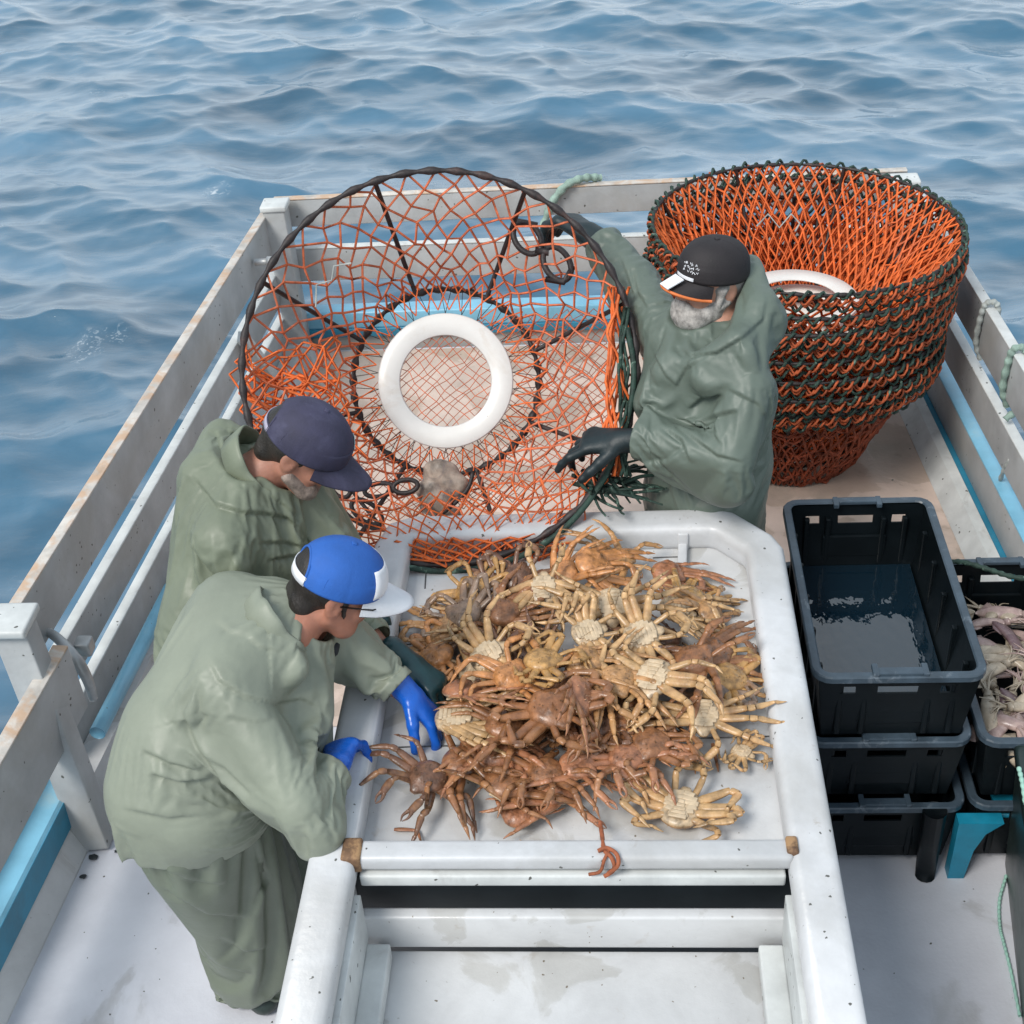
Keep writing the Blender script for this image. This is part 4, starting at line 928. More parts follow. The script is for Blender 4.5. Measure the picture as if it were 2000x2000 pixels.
def iso_mesh(prims, h, k, iso):
    global nets
    keep = nets; nets = lambda D, lo, hh: keep(D-iso, lo, hh)
    try: return sdf_mesh(prims, h, k)
    finally: nets = keep
def drape(V, F, coll, pin, frames=20, grow=.12, grav=.6, bend=1.5):
    "let the garment settle over the body with a short cloth simulation and return the settled, subdivided surface"
    o = mesh('drape', V, F, MT['shirt']); cs = []
    for (cv, cf) in coll:
        c = mesh('drape_body', cv, cf, MT['shirt']); c.modifiers.new('c', 'COLLISION'); c.collision.thickness_outer = .004; c.collision.damping = .8; cs.append(c)
    vg = o.vertex_groups.new(name='pin')
    for wgt in (1.0,): vg.add([int(i) for i in np.where(pin)[0]], wgt, 'REPLACE')
    m = o.modifiers.new('cl', 'CLOTH'); s = m.settings; s.vertex_group_mass = 'pin'; s.quality = 5; s.mass = .25
    s.tension_stiffness = 20; s.compression_stiffness = 20; s.shear_stiffness = 8; s.bending_stiffness = bend; s.shrink_min = -grow; s.shrink_max = -grow
    s.tension_damping = 10; s.compression_damping = 10; s.shear_damping = 10; s.bending_damping = 1; s.air_damping = 3; s.effector_weights.gravity = grav
    m.collision_settings.distance_min = .004; m.collision_settings.use_self_collision = False
    try:
        for f in range(1, frames+1): scene.frame_set(f)
        sb = o.modifiers.new('s', 'SUBSURF'); sb.levels = sb.render_levels = 1
        dg = bpy.context.evaluated_depsgraph_get(); me = bpy.data.meshes.new_from_object(o.evaluated_get(dg))
        co = np.zeros(len(me.vertices)*3, np.float32); me.vertices.foreach_get('co', co); V2 = co.reshape(-1, 3).astype(float)
        lp = np.zeros(len(me.loops), np.int32); me.loops.foreach_get('vertex_index', lp); F2 = lp.reshape(-1, 4)
        if np.isnan(V2).any() or np.abs(V2.mean(0)-V.mean(0)).max() > .3: V2, F2 = V, F
    except Exception as e:
        print('drape failed', e); V2, F2 = V, F
    for q in [o]+cs: bpy.data.objects.remove(q, do_unlink=True)
    scene.frame_set(1)
    return V2, F2
def open_hem(V, F, c, n, near=None):
    "cut the closed end off along a plane so the hem or cuff is a clean open edge"
    n = nrm(n); cen = V[F].mean(1); sd_ = (V-c)@n; ok = (cen-c)@n < 0; V = V.copy()
    m = np.abs(sd_) < .012
    if near is not None: ok |= np.linalg.norm(cen-c, axis=1) > near; m &= np.linalg.norm(V-c, axis=1) < near
    V[m] -= np.outer(sd_[m], n); return V, F[ok]
def person(label, joints, headc, headR, skinm, jm, tm, extra_j=(), extra_t=(), jcuts=(), jlines=(), tlines=(), folds=(), tfolds=(), jcav=(), res=.0075, hood=None, sim_t=False):
    J = joints; bp = head_prims(headc, headR)
    nk0 = headc+headR@np.array([0, -.03, -.06]); bp += [Cap(nk0, J['neck'], .056, .062), Cap(J['neck'], J['chest'], .062, .12, k=.03), Cap(J['chest'], J['hip'], .13, .12, k=.06)]
    for s in ('n', 'f'):
        bp += [Cap(J['neck'], J['sh'+s], .042, .05, k=.02), Cap(J['sh'+s], J['el'+s], .052, .042, k=.03), Cap(J['el'+s], J['wr'+s], .042, .028, k=.02), Cap(J['wr'+s], J['ha'+s], .03, .022, k=.02)]
        bp += [Cap(J['hp'+s], J['kn'+s], .08, .056, k=.04), Cap(J['kn'+s], J['an'+s], .055, .04, k=.03), Cap(J['an'+s]+A3(0, 0, .0), J['to'+s], .038, .03, k=.02)]
    V, F = sdf_mesh(bp, .0072, .02); body = mesh('person', V, F, MT[skinm]); tag(body, label, 'person', 'fishermen working on the boat')
    R0 = J.get('rt', .118); tp = [Cap(J['hip'], (J['hpn']+J['hpf'])/2, .13, .145, k=.06)]
    for s in ('n', 'f'):
        tp += [Cap(J['hp'+s], J['kn'+s], R0, R0*.84, k=.05), Cap(J['kn'+s], J['an'+s]+A3(0, 0, .03), R0*.84, R0*.74, k=.02)]
    tp += list(extra_t)
    rj = J.get('rj', (.175, .2, .19)); ra = J.get('ra', (.092, .084, .068))
    jp = [Cap(J['neck']*.6+J['chest']*.4, J['chest'], rj[0]*.72, rj[0], k=.06), Cap(J['chest'], J['hip'], rj[0], rj[1], k=.06), Cap(J['hip'], J['hem'], rj[1], rj[2], k=.06)]
    for s in ('n', 'f'):
        jp += [Cap(J['neck']*.5+J['sh'+s]*.5, J['sh'+s], .085, ra[0], k=.05), Cap(J['sh'+s], J['el'+s], ra[0], ra[1], k=.022), Cap(J['el'+s], J['wr'+s], ra[1], ra[2], k=.018)]
    jp += list(extra_j)
    # trousers
    if sim_t:
        V, F = sdf_mesh(tp, .0135, .03); col = iso_mesh(tp, .022, .03, -.026); pin = (np.linalg.norm(V-J['hip'], axis=1) < .2)
        for s in ('n', 'f'): pin |= V[:, 2] < .07
        V, F = drape(V, F, [col], pin, 22, .16, .9, 1.0)
    else:
        V, F = sdf_mesh(tp, res, .05); V = wrinkle(V, F, .006, 6)
    V = creases(V, F, tlines)
    mesh('trousers', V, F, MT[tm], body)
    # jacket
    V, F = sdf_mesh(jp+list(jcav), .0105, .03, jcuts); col = iso_mesh(jp, .020, .03, -.022); colt = iso_mesh(tp, .020, .03, .003)
    pin = np.zeros(len(V), bool)
    for c in jcav: pin |= c.d(V) < .007
    hd = nrm(J['hem']-J['hip']); V, F = open_hem(V, F, J['hem']+hd*rj[2]*.45, hd)
    for s in ('n', 'f'):
        wd = nrm(J['wr'+s]-J['el'+s]); wc = J['wr'+s]+wd*.022; V, F = open_hem(V, F, wc, wd, .088); pin |= (np.linalg.norm(V-wc, axis=1) < ra[2]+.03) & (np.abs((V-wc)@wd) < .014)
    V, F = drape(V, F, [col, colt], pin, J.get('fr', 20), J.get('grow', .12), J.get('grav', .6), J.get('bend', 1.5))
    V = creases(V, F, jlines)
    jk = mesh('jacket', V, F, MT[jm], body)
    cp_ = J.get('col', (.086, .095, -.045, -.150, .020)); hh = cp_[4]; nn = 48; Vc = []; Fc = []
    prc = [(-.004, -hh), (.004, -hh), (.009, hh*.7), (.007, hh), (.003, hh*1.02), (.001, hh*.7)]
    if J.get('ring'):     # collar band standing round the neck
        dn = nrm(J['neck']-headc); cc_ = headc+headR@np.array([0, -.03, 0])+dn*J['ring'][0]; xx = nrm(headR[:, 0]-dn*(headR[:, 0]@dn)); Rc = np.stack([xx, np.cross(-dn, xx), -dn], 1); cp_ = (J['ring'][1], J['ring'][2], 0, 0, hh)
    else: cc_, Rc = headc, headR
    for i in range(nn):
        a_ = 2*math.pi*i/nn; wv = .003*math.sin(5*a_)+.002*math.sin(9*a_)
        for (dr, dz) in prc: Vc.append(cc_+Rc@np.array(((cp_[0]+dr+wv)*math.cos(a_), cp_[2]+(cp_[1]+dr+wv)*math.sin(a_), cp_[3]+dz-.012*math.sin(a_)+wv)))
    for i in range(nn):
        for q_ in range(6): Fc.append((i*6+q_, ((i+1) % nn)*6+q_, ((i+1) % nn)*6+(q_+1) % 6, i*6+(q_+1) % 6))
    mesh('jacket_collar', Vc, Fc, MT[jm], jk)
    sm_ = jk.modifiers.new('thickness', 'SOLIDIFY'); sm_.thickness = .002; sm_.offset = -1
    for s in ('n', 'f'):
        b = MB(); a, t = J['an'+s], J['to'+s]; V, F = sdf_mesh([Cap(a+A3(0, 0, .12), a+A3(0, 0, -.01), .058, .05), Cap(a+A3(0, 0, -.03), t+A3(0, 0, -.01), .046, .04, ((0, 0, 1), .9))], .009, .02, [lambda G: .002-G[..., 2]]); mesh('boot', V, F, MT['boot'], body)
    return body, jk
def hood_roll(c, R, pts, rad, flat=None):
    "a chain of capsules"
    return [Cap(pts[i], pts[i+1], rad[i], rad[i+1], k=.03) for i in range(len(pts)-1)]

# ---- A: nearest man, blue cap, blue gloves
hA = at(655, 1146, 1.28); RA = frame((.85, .24, -.47), (.42, .12, .9))
J = dict(neck=at(560, 1235, 1.2), chest=at(480, 1255, 1.13), hip=at(375, 1430, 1.0), hem=at(335, 1540, .88),
         shn=at(440, 1335, 1.19), eln=at(585, 1575, .985), wrn=at(640, 1520, .965), han=at(664, 1490, .955),
         shf=at(610, 1215, 1.14), elf=at(690, 1262, 1.04), wrf=at(765, 1330, .97), haf=at(820, 1380, .90),
         hpn=at(340, 1575, .84), hpf=at(400, 1540, .86), knn=at(430, 1740, .46), knf=at(500, 1700, .46), ann=at(470, 1900, .09), anf=at(525, 1880, .09), ton=at(515, 1950, .04), tof=at(580, 1900, .04),
         rt=.122, rj=(.160, .165, .172), ra=(.086, .072, .054), grow=.12, col=(.084, .094, -.052, -.150, .030), ring=(.15, .080, .090))
T = lambda c, Rm, *p: c+Rm@np.array(p)
ringA = [T(hA, RA, .082*math.cos(a_), -.035+.08*math.sin(a_), -.135-.01*math.sin(a_)) for a_ in np.linspace(math.pi*.75, math.pi*2.25, 9)]
colA = [Cap(ringA[i], ringA[i+1], .028, .028, k=.02) for i in range(8)]+[Cap(at(545, 1150, 1.24), at(530, 1215, 1.25), .04, .045, k=.04), Cap(at(530, 1215, 1.25), at(585, 1290, 1.20), .045, .03, k=.04), Cap(at(450, 1180, 1.21), at(440, 1290, 1.21), .09, .08, k=.05), Cap(at(560, 1310, 1.08), at(555, 1450, .98), .10, .10, k=.05)]
body, jk = person('bent fisherman nearest the viewer in pale olive oilskins with blue and white cap', J, hA, RA, 'skinA', 'jackA', 'trouA', extra_j=colA,
    jcav=[Cap(hA, T(hA, RA, 0, -.04, -.15), .080, .064, sub=True, k=.012)],
    jlines=[([(400, 1278), (428, 1330), (480, 1362), (540, 1374), (590, 1366), (632, 1388)], .007, .012), ([(527, 1150), (527, 1250), (530, 1372)], .004, .005), ([(355, 1390), (385, 1460), (430, 1530), (500, 1590)], .014, .022),
            ([(276, 1466), (330, 1490), (400, 1510)], .010, .020), ([(290, 1512), (350, 1530), (425, 1522)], .012, .024), ([(240, 1580), (330, 1600), (420, 1590)], .014, .012),
            
            ([(480, 1240), (510, 1265), (560, 1275)], .008, .008), ([(440, 1400), (500, 1412), (540, 1405)], .012, .008), ([(420, 1210), (450, 1235), (500, 1240)], .008, .007), ([(385, 1470), (440, 1500), (500, 1560)], .012, .012)],
    sim_t=True, tlines=[([(305, 1690), (370, 1720), (450, 1730)], .010, .016), ([(320, 1735), (400, 1785), (495, 1795)], .012, .018), ([(370, 1850), (440, 1890), (500, 1905)], .010, .014), ([(375, 1640), (400, 1600), (440, 1570)], .014, .018), ([(500, 1640), (520, 1720), (490, 1800)], .014, .016), ([(430, 1830), (480, 1860), (530, 1850)], .010, .012)],
    folds=[(J['shn'], J['eln'], .1, 16, .006, .3, 1.0, 1), (J['shf'], J['wrf'], .1, 13, .005, .2, .9, 2)], tfolds=[(J['knn'], J['ann'], .14, 9, .008, .2, 1.0, 2)])
V, F = sdf_mesh([Ell(T(hA, RA, 0, -.020, .026), (.078, .093, .088), RA), Cap(T(hA, RA, -.03, -.07, -.05), T(hA, RA, .03, -.07, -.05), .03, .03, k=.03), Cap(T(hA, RA, -.072, .01, .0), T(hA, RA, -.072, .02, -.03), .01, .007, k=.01), Cap(T(hA, RA, .072, .01, .0), T(hA, RA, .072, .02, -.03), .01, .007, k=.01),
    Ell(T(hA, RA, 0, .10, -.0), (.075, .075, .12), RA, .01, True), Ell(T(hA, RA, .085, -.005, -.035), (.02, .028, .04), RA, .01, True), Ell(T(hA, RA, -.085, -.005, -.035), (.02, .028, .04), RA, .01, True)], .005, .02); V = V+vnormals(V, F)*(fnoise(V, 60)*.0015)[:, None]; mesh('hair', V, F, MT['hairA'], body)
cp = cap_meshes(hA, RA, body, 'capblue', 'capwhite', hole=True, brim_len=.085, r=(.090, .108, .098))
cap_patch(hA, RA, cp, 'capwhite', 38, 142, 48, 90, r=(.090, .108, .098), name='front_panel')
cap_strap(hA, RA, cp, 'capwhite', (.090, .108), .052, .024, 'capblue')
# spectacles
b = MB()
for s in (-1, 1):
    b.tube(xf([(s*.032+.023*math.cos(t), .102, .004+.017*math.sin(t)) for t in np.linspace(0, 6.28, 20, endpoint=False)], hA, RA), .0022, 6, True); b.tube(xf([(s*.055, .101, .008), (s*.074, .08, .008), (s*.082, .0, .004)], hA, RA), .0022, 6)
b.tube(xf([(-.01, .104, .006), (.01, .104, .006)], hA, RA), .002, 6); sp = b.build('spectacles', MT['frame'], body)
b = MB()
for s in (-1, 1):
    P = [(s*.032+.022*math.cos(t), .1015, .004+.016*math.sin(t)) for t in np.linspace(0, 6.28, 20, endpoint=False)]; b.add(xf(P, hA, RA), [tuple(range(20))])
b.build('lens', MT['lens'], sp, False)
b = MB(); b.tube(smooth_path(xf([(.05, -.06, -.15), (.055, .0, -.155), (.03, .045, -.16), (-.03, .045, -.16), (-.055, 0, -.155)], hA, RA), 6), .018, 8); b.build('collar', MT['shirt'], body)
glove(body, J['wrf']*.4+J['haf']*.6+A3(0, 0, .01), (at(835, 1400, .875)-at(775, 1340, .96)), (-.2, -.2, -1), 'glblue', (.45, .5, .55, .6), .6, -1, cuff_back=.075)
glove(body, J['wrn']*.45+J['han']*.55, (at(676, 1450, .93)-at(655, 1520, .96)), (.3, 0, -1), 'glblue', (.6, .6, .7, .7), .5, 1, cuff_back=.05)

# ---- B: behind, navy cap
hB = at(592, 872, 1.42); RB = frame((.80, -.12, -.58), (.42, -.05, .9))
J = dict(neck=at(500, 935, 1.33), chest=at(465, 1010, 1.22), hip=at(420, 1240, .98), hem=at(420, 1380, .82),
         shn=at(440, 1050, 1.27), eln=at(600, 1130, 1.04), wrn=at(720, 1245, .98), han=at(775, 1290, .93),
         shf=at(570, 960, 1.24), elf=at(640, 1060, 1.02), wrf=at(690, 1120, .98), haf=at(705, 1160, .95),
         hpn=at(420, 1400, .84), hpf=at(470, 1380, .84), knn=at(490, 1560, .46), knf=at(540, 1540, .46), ann=at(530, 1740, .09), anf=at(580, 1720, .09), ton=at(590, 1760, .04), tof=at(640, 1740, .04),
         rt=.115, rj=(.160, .150, .155), ra=(.088, .080, .058), grow=.12, col=(.088, .096, -.045, -.132, .030), ring=(.135, .082, .092))
ringB = [T(hB, RB, .084*math.cos(a_), -.035+.08*math.sin(a_), -.14-.01*math.sin(a_)) for a_ in np.linspace(math.pi*.75, math.pi*2.25, 9)]
colB = [Cap(ringB[i], ringB[i+1], .026, .026, k=.02) for i in range(8)]+[Cap(at(425, 850, 1.36), at(400, 930, 1.34), .058, .07, k=.04), Cap(at(400, 930, 1.34), at(460, 985, 1.32), .07, .06, k=.04), Cap(at(460, 985, 1.32), at(560, 990, 1.26), .055, .05, k=.04), Cap(at(430, 835, 1.37), at(480, 838, 1.38), .035, .03, k=.03), Cap(at(590, 960, 1.24), at(625, 1040, 1.14), .07, .08, k=.05)]
body, jk = person('bent fisherman in olive hooded oilskin and navy cap, standing behind the blue capped man', J, hB, RB, 'skinB', 'jackB', 'trouB', extra_j=colB,
    jcav=[Cap(hB, T(hB, RB, 0, -.04, -.15), .082, .067, sub=True, k=.012), Cap(at(440, 850, 1.44), at(478, 900, 1.42), .042, .05, sub=True, k=.015)],
    jlines=[([(372, 925), (420, 985), (470, 1000), (520, 1004), (560, 1012), (592, 1040)], .010, .018), ([(420, 835), (432, 870), (455, 895)], .008, .012), ([(500, 950), (560, 990), (600, 1030)], .006, .008), ([(505, 1060), (560, 1060), (620, 1075)], .008, .014), ([(520, 1095), (580, 1085), (640, 1100)], .008, .014), ([(460, 1080), (450, 1120), (440, 1150)], .012, .014), ([(370, 1040), (380, 1100), (375, 1160)], .012, .010), ([(600, 1060), (630, 1090), (660, 1110)], .006, .012)],
    folds=[(J['shn'], J['eln'], .1, 14, .006, .3, 1.0, 1)])
V, F = sdf_mesh([Ell(T(hB, RB, 0, -.022, .02), (.080, .094, .088), RB), Cap(T(hB, RB, -.03, -.075, -.05), T(hB, RB, .03, -.075, -.05), .028, .028, k=.03), Ell(T(hB, RB, 0, .09, -.01), (.085, .075, .13), RB, .01, True), Ell(T(hB, RB, .085, -.005, -.04), (.02, .03, .045), RB, .01, True), Ell(T(hB, RB, -.085, -.005, -.04), (.02, .03, .045), RB, .01, True), Ell(T(hB, RB, 0, .0, -.10), (.09, .08, .05), RB, .01, True)], .005, .015); mesh('hair', V, F, MT['hairB'], body)
V, F = sdf_mesh([Cap(T(hB, RB, -.060, .008, -.055), T(hB, RB, -.036, .058, -.085), .021, .027), Cap(T(hB, RB, .060, .008, -.055), T(hB, RB, .036, .058, -.085), .021, .027), Cap(T(hB, RB, -.03, .066, -.086), T(hB, RB, .03, .066, -.086), .028, .028)], .005, .015); V = V+vnormals(V, F)*(fnoise(V, 70)*.0025)[:, None]; mesh('beard', V, F, MT['beardB'], body)
cp = cap_meshes(hB, RB, body, 'capnavy', 'capnavy', brim_len=.082, r=(.092, .112, .104), hole=True)
cap_patch(hB, RB, cp, 'capaqua', 100, 128, 56, 84, r=(.092, .112, .104), shape=lambda u, v: abs(u-.5)+abs(v-.5)*.8 < .52 and not (.35 < u < .5 and v > .62))
cap_strap(hB, RB, cp, 'strapgrey', (.092, .112), .05, .016, 'capnavy')
b = MB(); b.tube(smooth_path(xf([(.06, -.055, -.14), (.06, .0, -.15), (.03, .05, -.155), (-.03, .05, -.155), (-.06, 0, -.15)], hB, RB), 6), .018, 8); b.build('collar', MT['shirt'], body)
glove(body, at(795, 1292, .945), (at(835, 1335, .90)-at(780, 1290, .945)), (-.3, -.1, -1), 'glteal', (.5, .6, .6, .7), .5, -1, cuff_back=.08)
glove(body, J['haf'], (at(720, 1190, .93)-J['haf']), (-.3, -.1, -1), 'glteal', (.5, .6, .6, .7), .5, 1)

# ---- C: bearded man holding the pot
hC = at(1391, 548, 1.50); RC = frame((-.86, -.50, .10), (.10, .04, 1))
J = dict(neck=at(1412, 678, 1.33), chest=at(1398, 765, 1.18), hip=at(1400, 900, .92), hem=at(1395, 1030, .62),
         shn=at(1462, 755, 1.31), eln=at(1428, 893, 1.15), wrn=at(1262, 858, 1.14), han=at(1195, 862, 1.12), grow=.085, bend=2.5, col=(.088, .094, -.012, -.135, .030),
         shf=at(1312, 668, 1.32), elf=at(1238, 548, 1.39), wrf=at(1185, 485, 1.43), haf=at(1140, 450, 1.44),
         hpn=at(1400, 980, .84), hpf=at(1340, 960, .84), knn=at(1400, 1150, .46), knf=at(1350, 1130, .46), ann=at(1390, 1300, .09), anf=at(1350, 1280, .09), ton=at(1330, 1310, .04), tof=at(1300, 1290, .04),
         rt=.12, rj=(.172, .168, .175), ra=(.082, .080, .066))
ringC = [T(hC, RC, .088*math.cos(a_), -.012+.082*math.sin(a_), -.118-.018*math.sin(a_)) for a_ in np.linspace(-.6, math.pi+.6, 9)]
colC = [Cap(ringC[i], ringC[i+1], .034, .034, k=.02) for i in range(8)]+[Cap(at(1474, 512, 1.52), at(1486, 605, 1.46), .036, .060, k=.04), Cap(at(1486, 605, 1.46), at(1450, 672, 1.41), .062, .055, k=.04), Cap(at(1440, 665, 1.43), at(1370, 712, 1.36), .055, .045, k=.03), Cap(at(1370, 715, 1.35), at(1310, 705, 1.33), .04, .035, k=.03), Cap(at(1315, 720, 1.30), at(1300, 780, 1.2), .07, .09, k=.05), Cap(at(1300, 760, 1.2), at(1330, 850, 1.05), .09, .08, k=.05)]
body, jk = person('bearded fisherman in wet sea green oilskin and black cap holding the open pot', J, hC, RC, 'skinC', 'jackC', 'trouC', extra_j=colC,
    jcav=[Cap(hC, T(hC, RC, 0, -.04, -.13), .09, .078, sub=True, k=.015), Ell(T(hC, RC, 0, .06, -.03), (.085, .10, .10), RC, .015, True)],
    jlines=[([(1318, 672), (1345, 695), (1400, 690), (1450, 660), (1490, 625), (1500, 570)], .008, .014), ([(1275, 690), (1300, 735), (1330, 760)], .007, .010), ([(1318, 760), (1340, 720), (1380, 690)], .007, .012), ([(1345, 800), (1375, 775), (1420, 770)], .009, .020), ([(1350, 830), (1400, 812), (1450, 800)], .011, .018), ([(1290, 830), (1330, 860), (1350, 910)], .009, .016), ([(1320, 830), (1400, 890), (1460, 905)], .007, .014), ([(1500, 850), (1490, 900), (1440, 930)], .012, .012), ([(1340, 870), (1300, 900), (1250, 905)], .012, .012), ([(1420, 760), (1480, 790), (1520, 860)], .010, .010), ([(1210, 500), (1225, 540), (1240, 590)], .008, .012), ([(1235, 520), (1245, 570), (1270, 610)], .008, .012)],
    folds=[(J['shn'], J['eln'], .11, 15, .007, .4, 1.1, 3), (J['eln'], J['wrn'], .1, 12, .005, -.1, .5, 1), (J['shf'], J['wrf'], .1, 14, .007, .1, 1.0, 2)])
V, F = sdf_mesh([Ell(T(hC, RC, 0, -.02, .010), (.079, .093, .080), RC), Cap(T(hC, RC, -.074, .012, .0), T(hC, RC, -.072, .02, -.04), .012, .012), Cap(T(hC, RC, .074, .012, .0), T(hC, RC, .072, .02, -.04), .012, .012), Ell(T(hC, RC, 0, .10, .0), (.07, .08, .12), RC, .01, True), Ell(T(hC, RC, .085, -.012, -.035), (.02, .026, .04), RC, .01, True), Ell(T(hC, RC, -.085, -.012, -.035), (.02, .026, .04), RC, .01, True)], .005, .015); V = V+vnormals(V, F)*(fnoise(V, 60)*.0025)[:, None]; mesh('hair', V, F, MT['hairC'], body)
V, F = sdf_mesh([Cap(T(hC, RC, -.064, .0, -.035), T(hC, RC, -.038, .058, -.086), .022, .032), Cap(T(hC, RC, .064, .0, -.035), T(hC, RC, .038, .058, -.086), .022, .032), Cap(T(hC, RC, -.05, .0, -.09), T(hC, RC, .05, .0, -.09), .03, .03), Cap(T(hC, RC, -.03, .07, -.09), T(hC, RC, .03, .07, -.09), .032, .032), Cap(T(hC, RC, 0, .07, -.10), T(hC, RC, 0, .065, -.15), .042, .024), Cap(T(hC, RC, -.024, .092, -.05), T(hC, RC, .024, .092, -.05), .010, .010), Ell(T(hC, RC, 0, .112, -.062), (.014, .012, .004), RC, .004, True)], .005, .02); V = V+vnormals(V, F)*(fnoise(V, 55)*.0045)[:, None]; mesh('beard', V, F, MT['beardC'], body)
rC = (.088, .104, .094)
cp = cap_meshes(hC, RC, body, 'capblack', 'capblack', boxy=.66, brim_len=.052, r=rC, piping='caporange', brim_drop=.014)
cap_patch(hC, RC, cp, 'capwhite', 78, 118, 86, 92, r=rC, name='badge')
b = MB()       # white patch on the brim and little illegible embroidery strokes
V_ = [(x, y, z) for x, y, z in [(-.030, .118, .036), (.012, .118, .036), (.010, .168, .017), (-.026, .166, .015)]]; b.add(xf(V_, hC, RC), [(0, 1, 2, 3)]); q = b.build('brim_patch', MT['capwhite'], cp, False); s = q.modifiers.new('s', 'SOLIDIFY'); s.thickness = .003; s.offset = 0
b = MB()
for r_ in range(3):
    for k in range(5):
        a0 = 90+k*6+r_*3+random.uniform(-2, 2); ph = 64+r_*6.5+random.uniform(-1.5, 1.5); w_ = random.uniform(2, 7)
        pts = []
        for t in np.linspace(0, 1, 4):
            a = R_(a0+w_*t); p = R_(ph+2.2*math.sin(t*7+k*2+r_)); pts.append(((rC[0]+.006)*math.sin(p)*math.cos(a), (rC[1]+.006)*math.sin(p)*math.sin(a), rC[2]*.92*math.cos(p)+.035+.003))
        b.tube(xf(pts, hC, RC), .0011, 4)
b.build('embroidery', MT['capwhite'], cp)
glove(body, J['wrn']*.35+J['han']*.65, (at(1125, 862, 1.10)-at(1200, 862, 1.12)), (.05, .2, -1), 'gldark', (.30, .55, .6, .65), .25, 1, cuff_back=.08, sc=1.25, spread=.2)
glove(body, J['wrf']*.35+J['haf']*.65, (at(1095, 418, 1.46)-at(1160, 462, 1.44)), (-.5, .3, -.6), 'gldark', (.45, .6, .6, .65), .5, -1, cuff_back=.08, sc=1.45, spread=.1)
# ------------------------------------------------------------------ crabs
MT['shell'] = mat('crab_carapace', (1, 1, 1), .42, .35, 45, objcol=True, stain=[(60, .6, .72, (.42, .36, .28), .5), (30, .55, .7, (.07, .04, .025), .5)], bump=.9, bscale=180, under=(.64, .47, .29))
MT['limb'] = mat('crab_leg_shell', (1, 1, 1), .36, .3, 30, objcol=True, stain=[(45, .56, .7, (.08, .04, .025), .5), (16, .5, .66, (.44, .22, .09), .6)], bump=.6, bscale=220, under=(.60, .37, .17))
for k_ in ('shell', 'limb'): MT[k_].node_tree.nodes['Principled BSDF'].inputs['Coat Weight'].default_value = .35; MT[k_].node_tree.nodes['Principled BSDF'].inputs['Coat Roughness'].default_value = .2
MT['belly'] = mat('crab_belly', (.62, .48, .32), .4, .15, 50, stain=[(40, .56, .7, (.42, .28, .14), .6)], bump=.6, bscale=150)
MT['tip'] = mat('claw_tip', (.10, .05, .03), .3, .2, 30)
def carapace_vf(wd=.046, ln=.047, seed=0):
    r = np.random.default_rng(seed); n, m = 32, 16; V = []; F = []
    bumps = [(r.uniform(-.85, .85), r.uniform(-.85, .85), r.uniform(.07, .2), r.uniform(-.003, .006)) for _ in range(30)]
    for j in range(m+1):
        ph = math.pi*j/m
        for i in range(n):
            a = 2*math.pi*i/n; x = math.sin(ph)*math.cos(a); y = math.sin(ph)*math.sin(a); z = math.cos(ph)
            ww = wd*(1-.28*max(0, y)**1.3)*(1+.035*math.sin(a*11)); zz = (.021 if z > 0 else .013)*z*(1-.15*y)
            if z > 0:
                for (bx, by, bs, bh) in bumps: zz += bh*math.exp(-((x-bx)**2+(y-by)**2)/bs**2)*.8
            V.append((x*ww, y*ln+(.006 if abs(x) < .25 and y > .85 else 0), zz))
    for j in range(m):
        for i in range(n): F.append((j*n+i, (j+1)*n+i, (j+1)*n+(i+1) % n, j*n+(i+1) % n))
    return V, F
def leg_path(base, az, els, azs, lens):
    P = [np.array(base)]; p = P[0]
    for l, e, da in zip(lens, els, azs):
        a = R_(az+da); e = R_(e); p = p+l*np.array([math.cos(a)*math.cos(e), math.sin(a)*math.cos(e), math.sin(e)]); P.append(p)
    return P
def limb_mesh(P, rs, flat=(0, 0, 1)):
    b = MB()
    for i in range(len(P)-1):
        a, c = P[i], P[i+1]; r0, r1 = rs[i]; n = 6; t = np.linspace(0, 1, n)
        prof = np.interp(t, [0, .12, .5, .9, 1], [r0*.74, r0*1.0, (r0+r1)*.5, r1*.9, r1*.72])
        if i == len(P)-2 and r1 < .002: prof = np.interp(t, [0, .2, .6, 1], [r0*.7, r0, (r0+r1)/2, r1])
        Q = a+(c-a)*t[:, None]; Q[:, 2] += .0015*np.sin(t*math.pi)
        b.tube(Q, prof, 7, flat=flat)
    return b
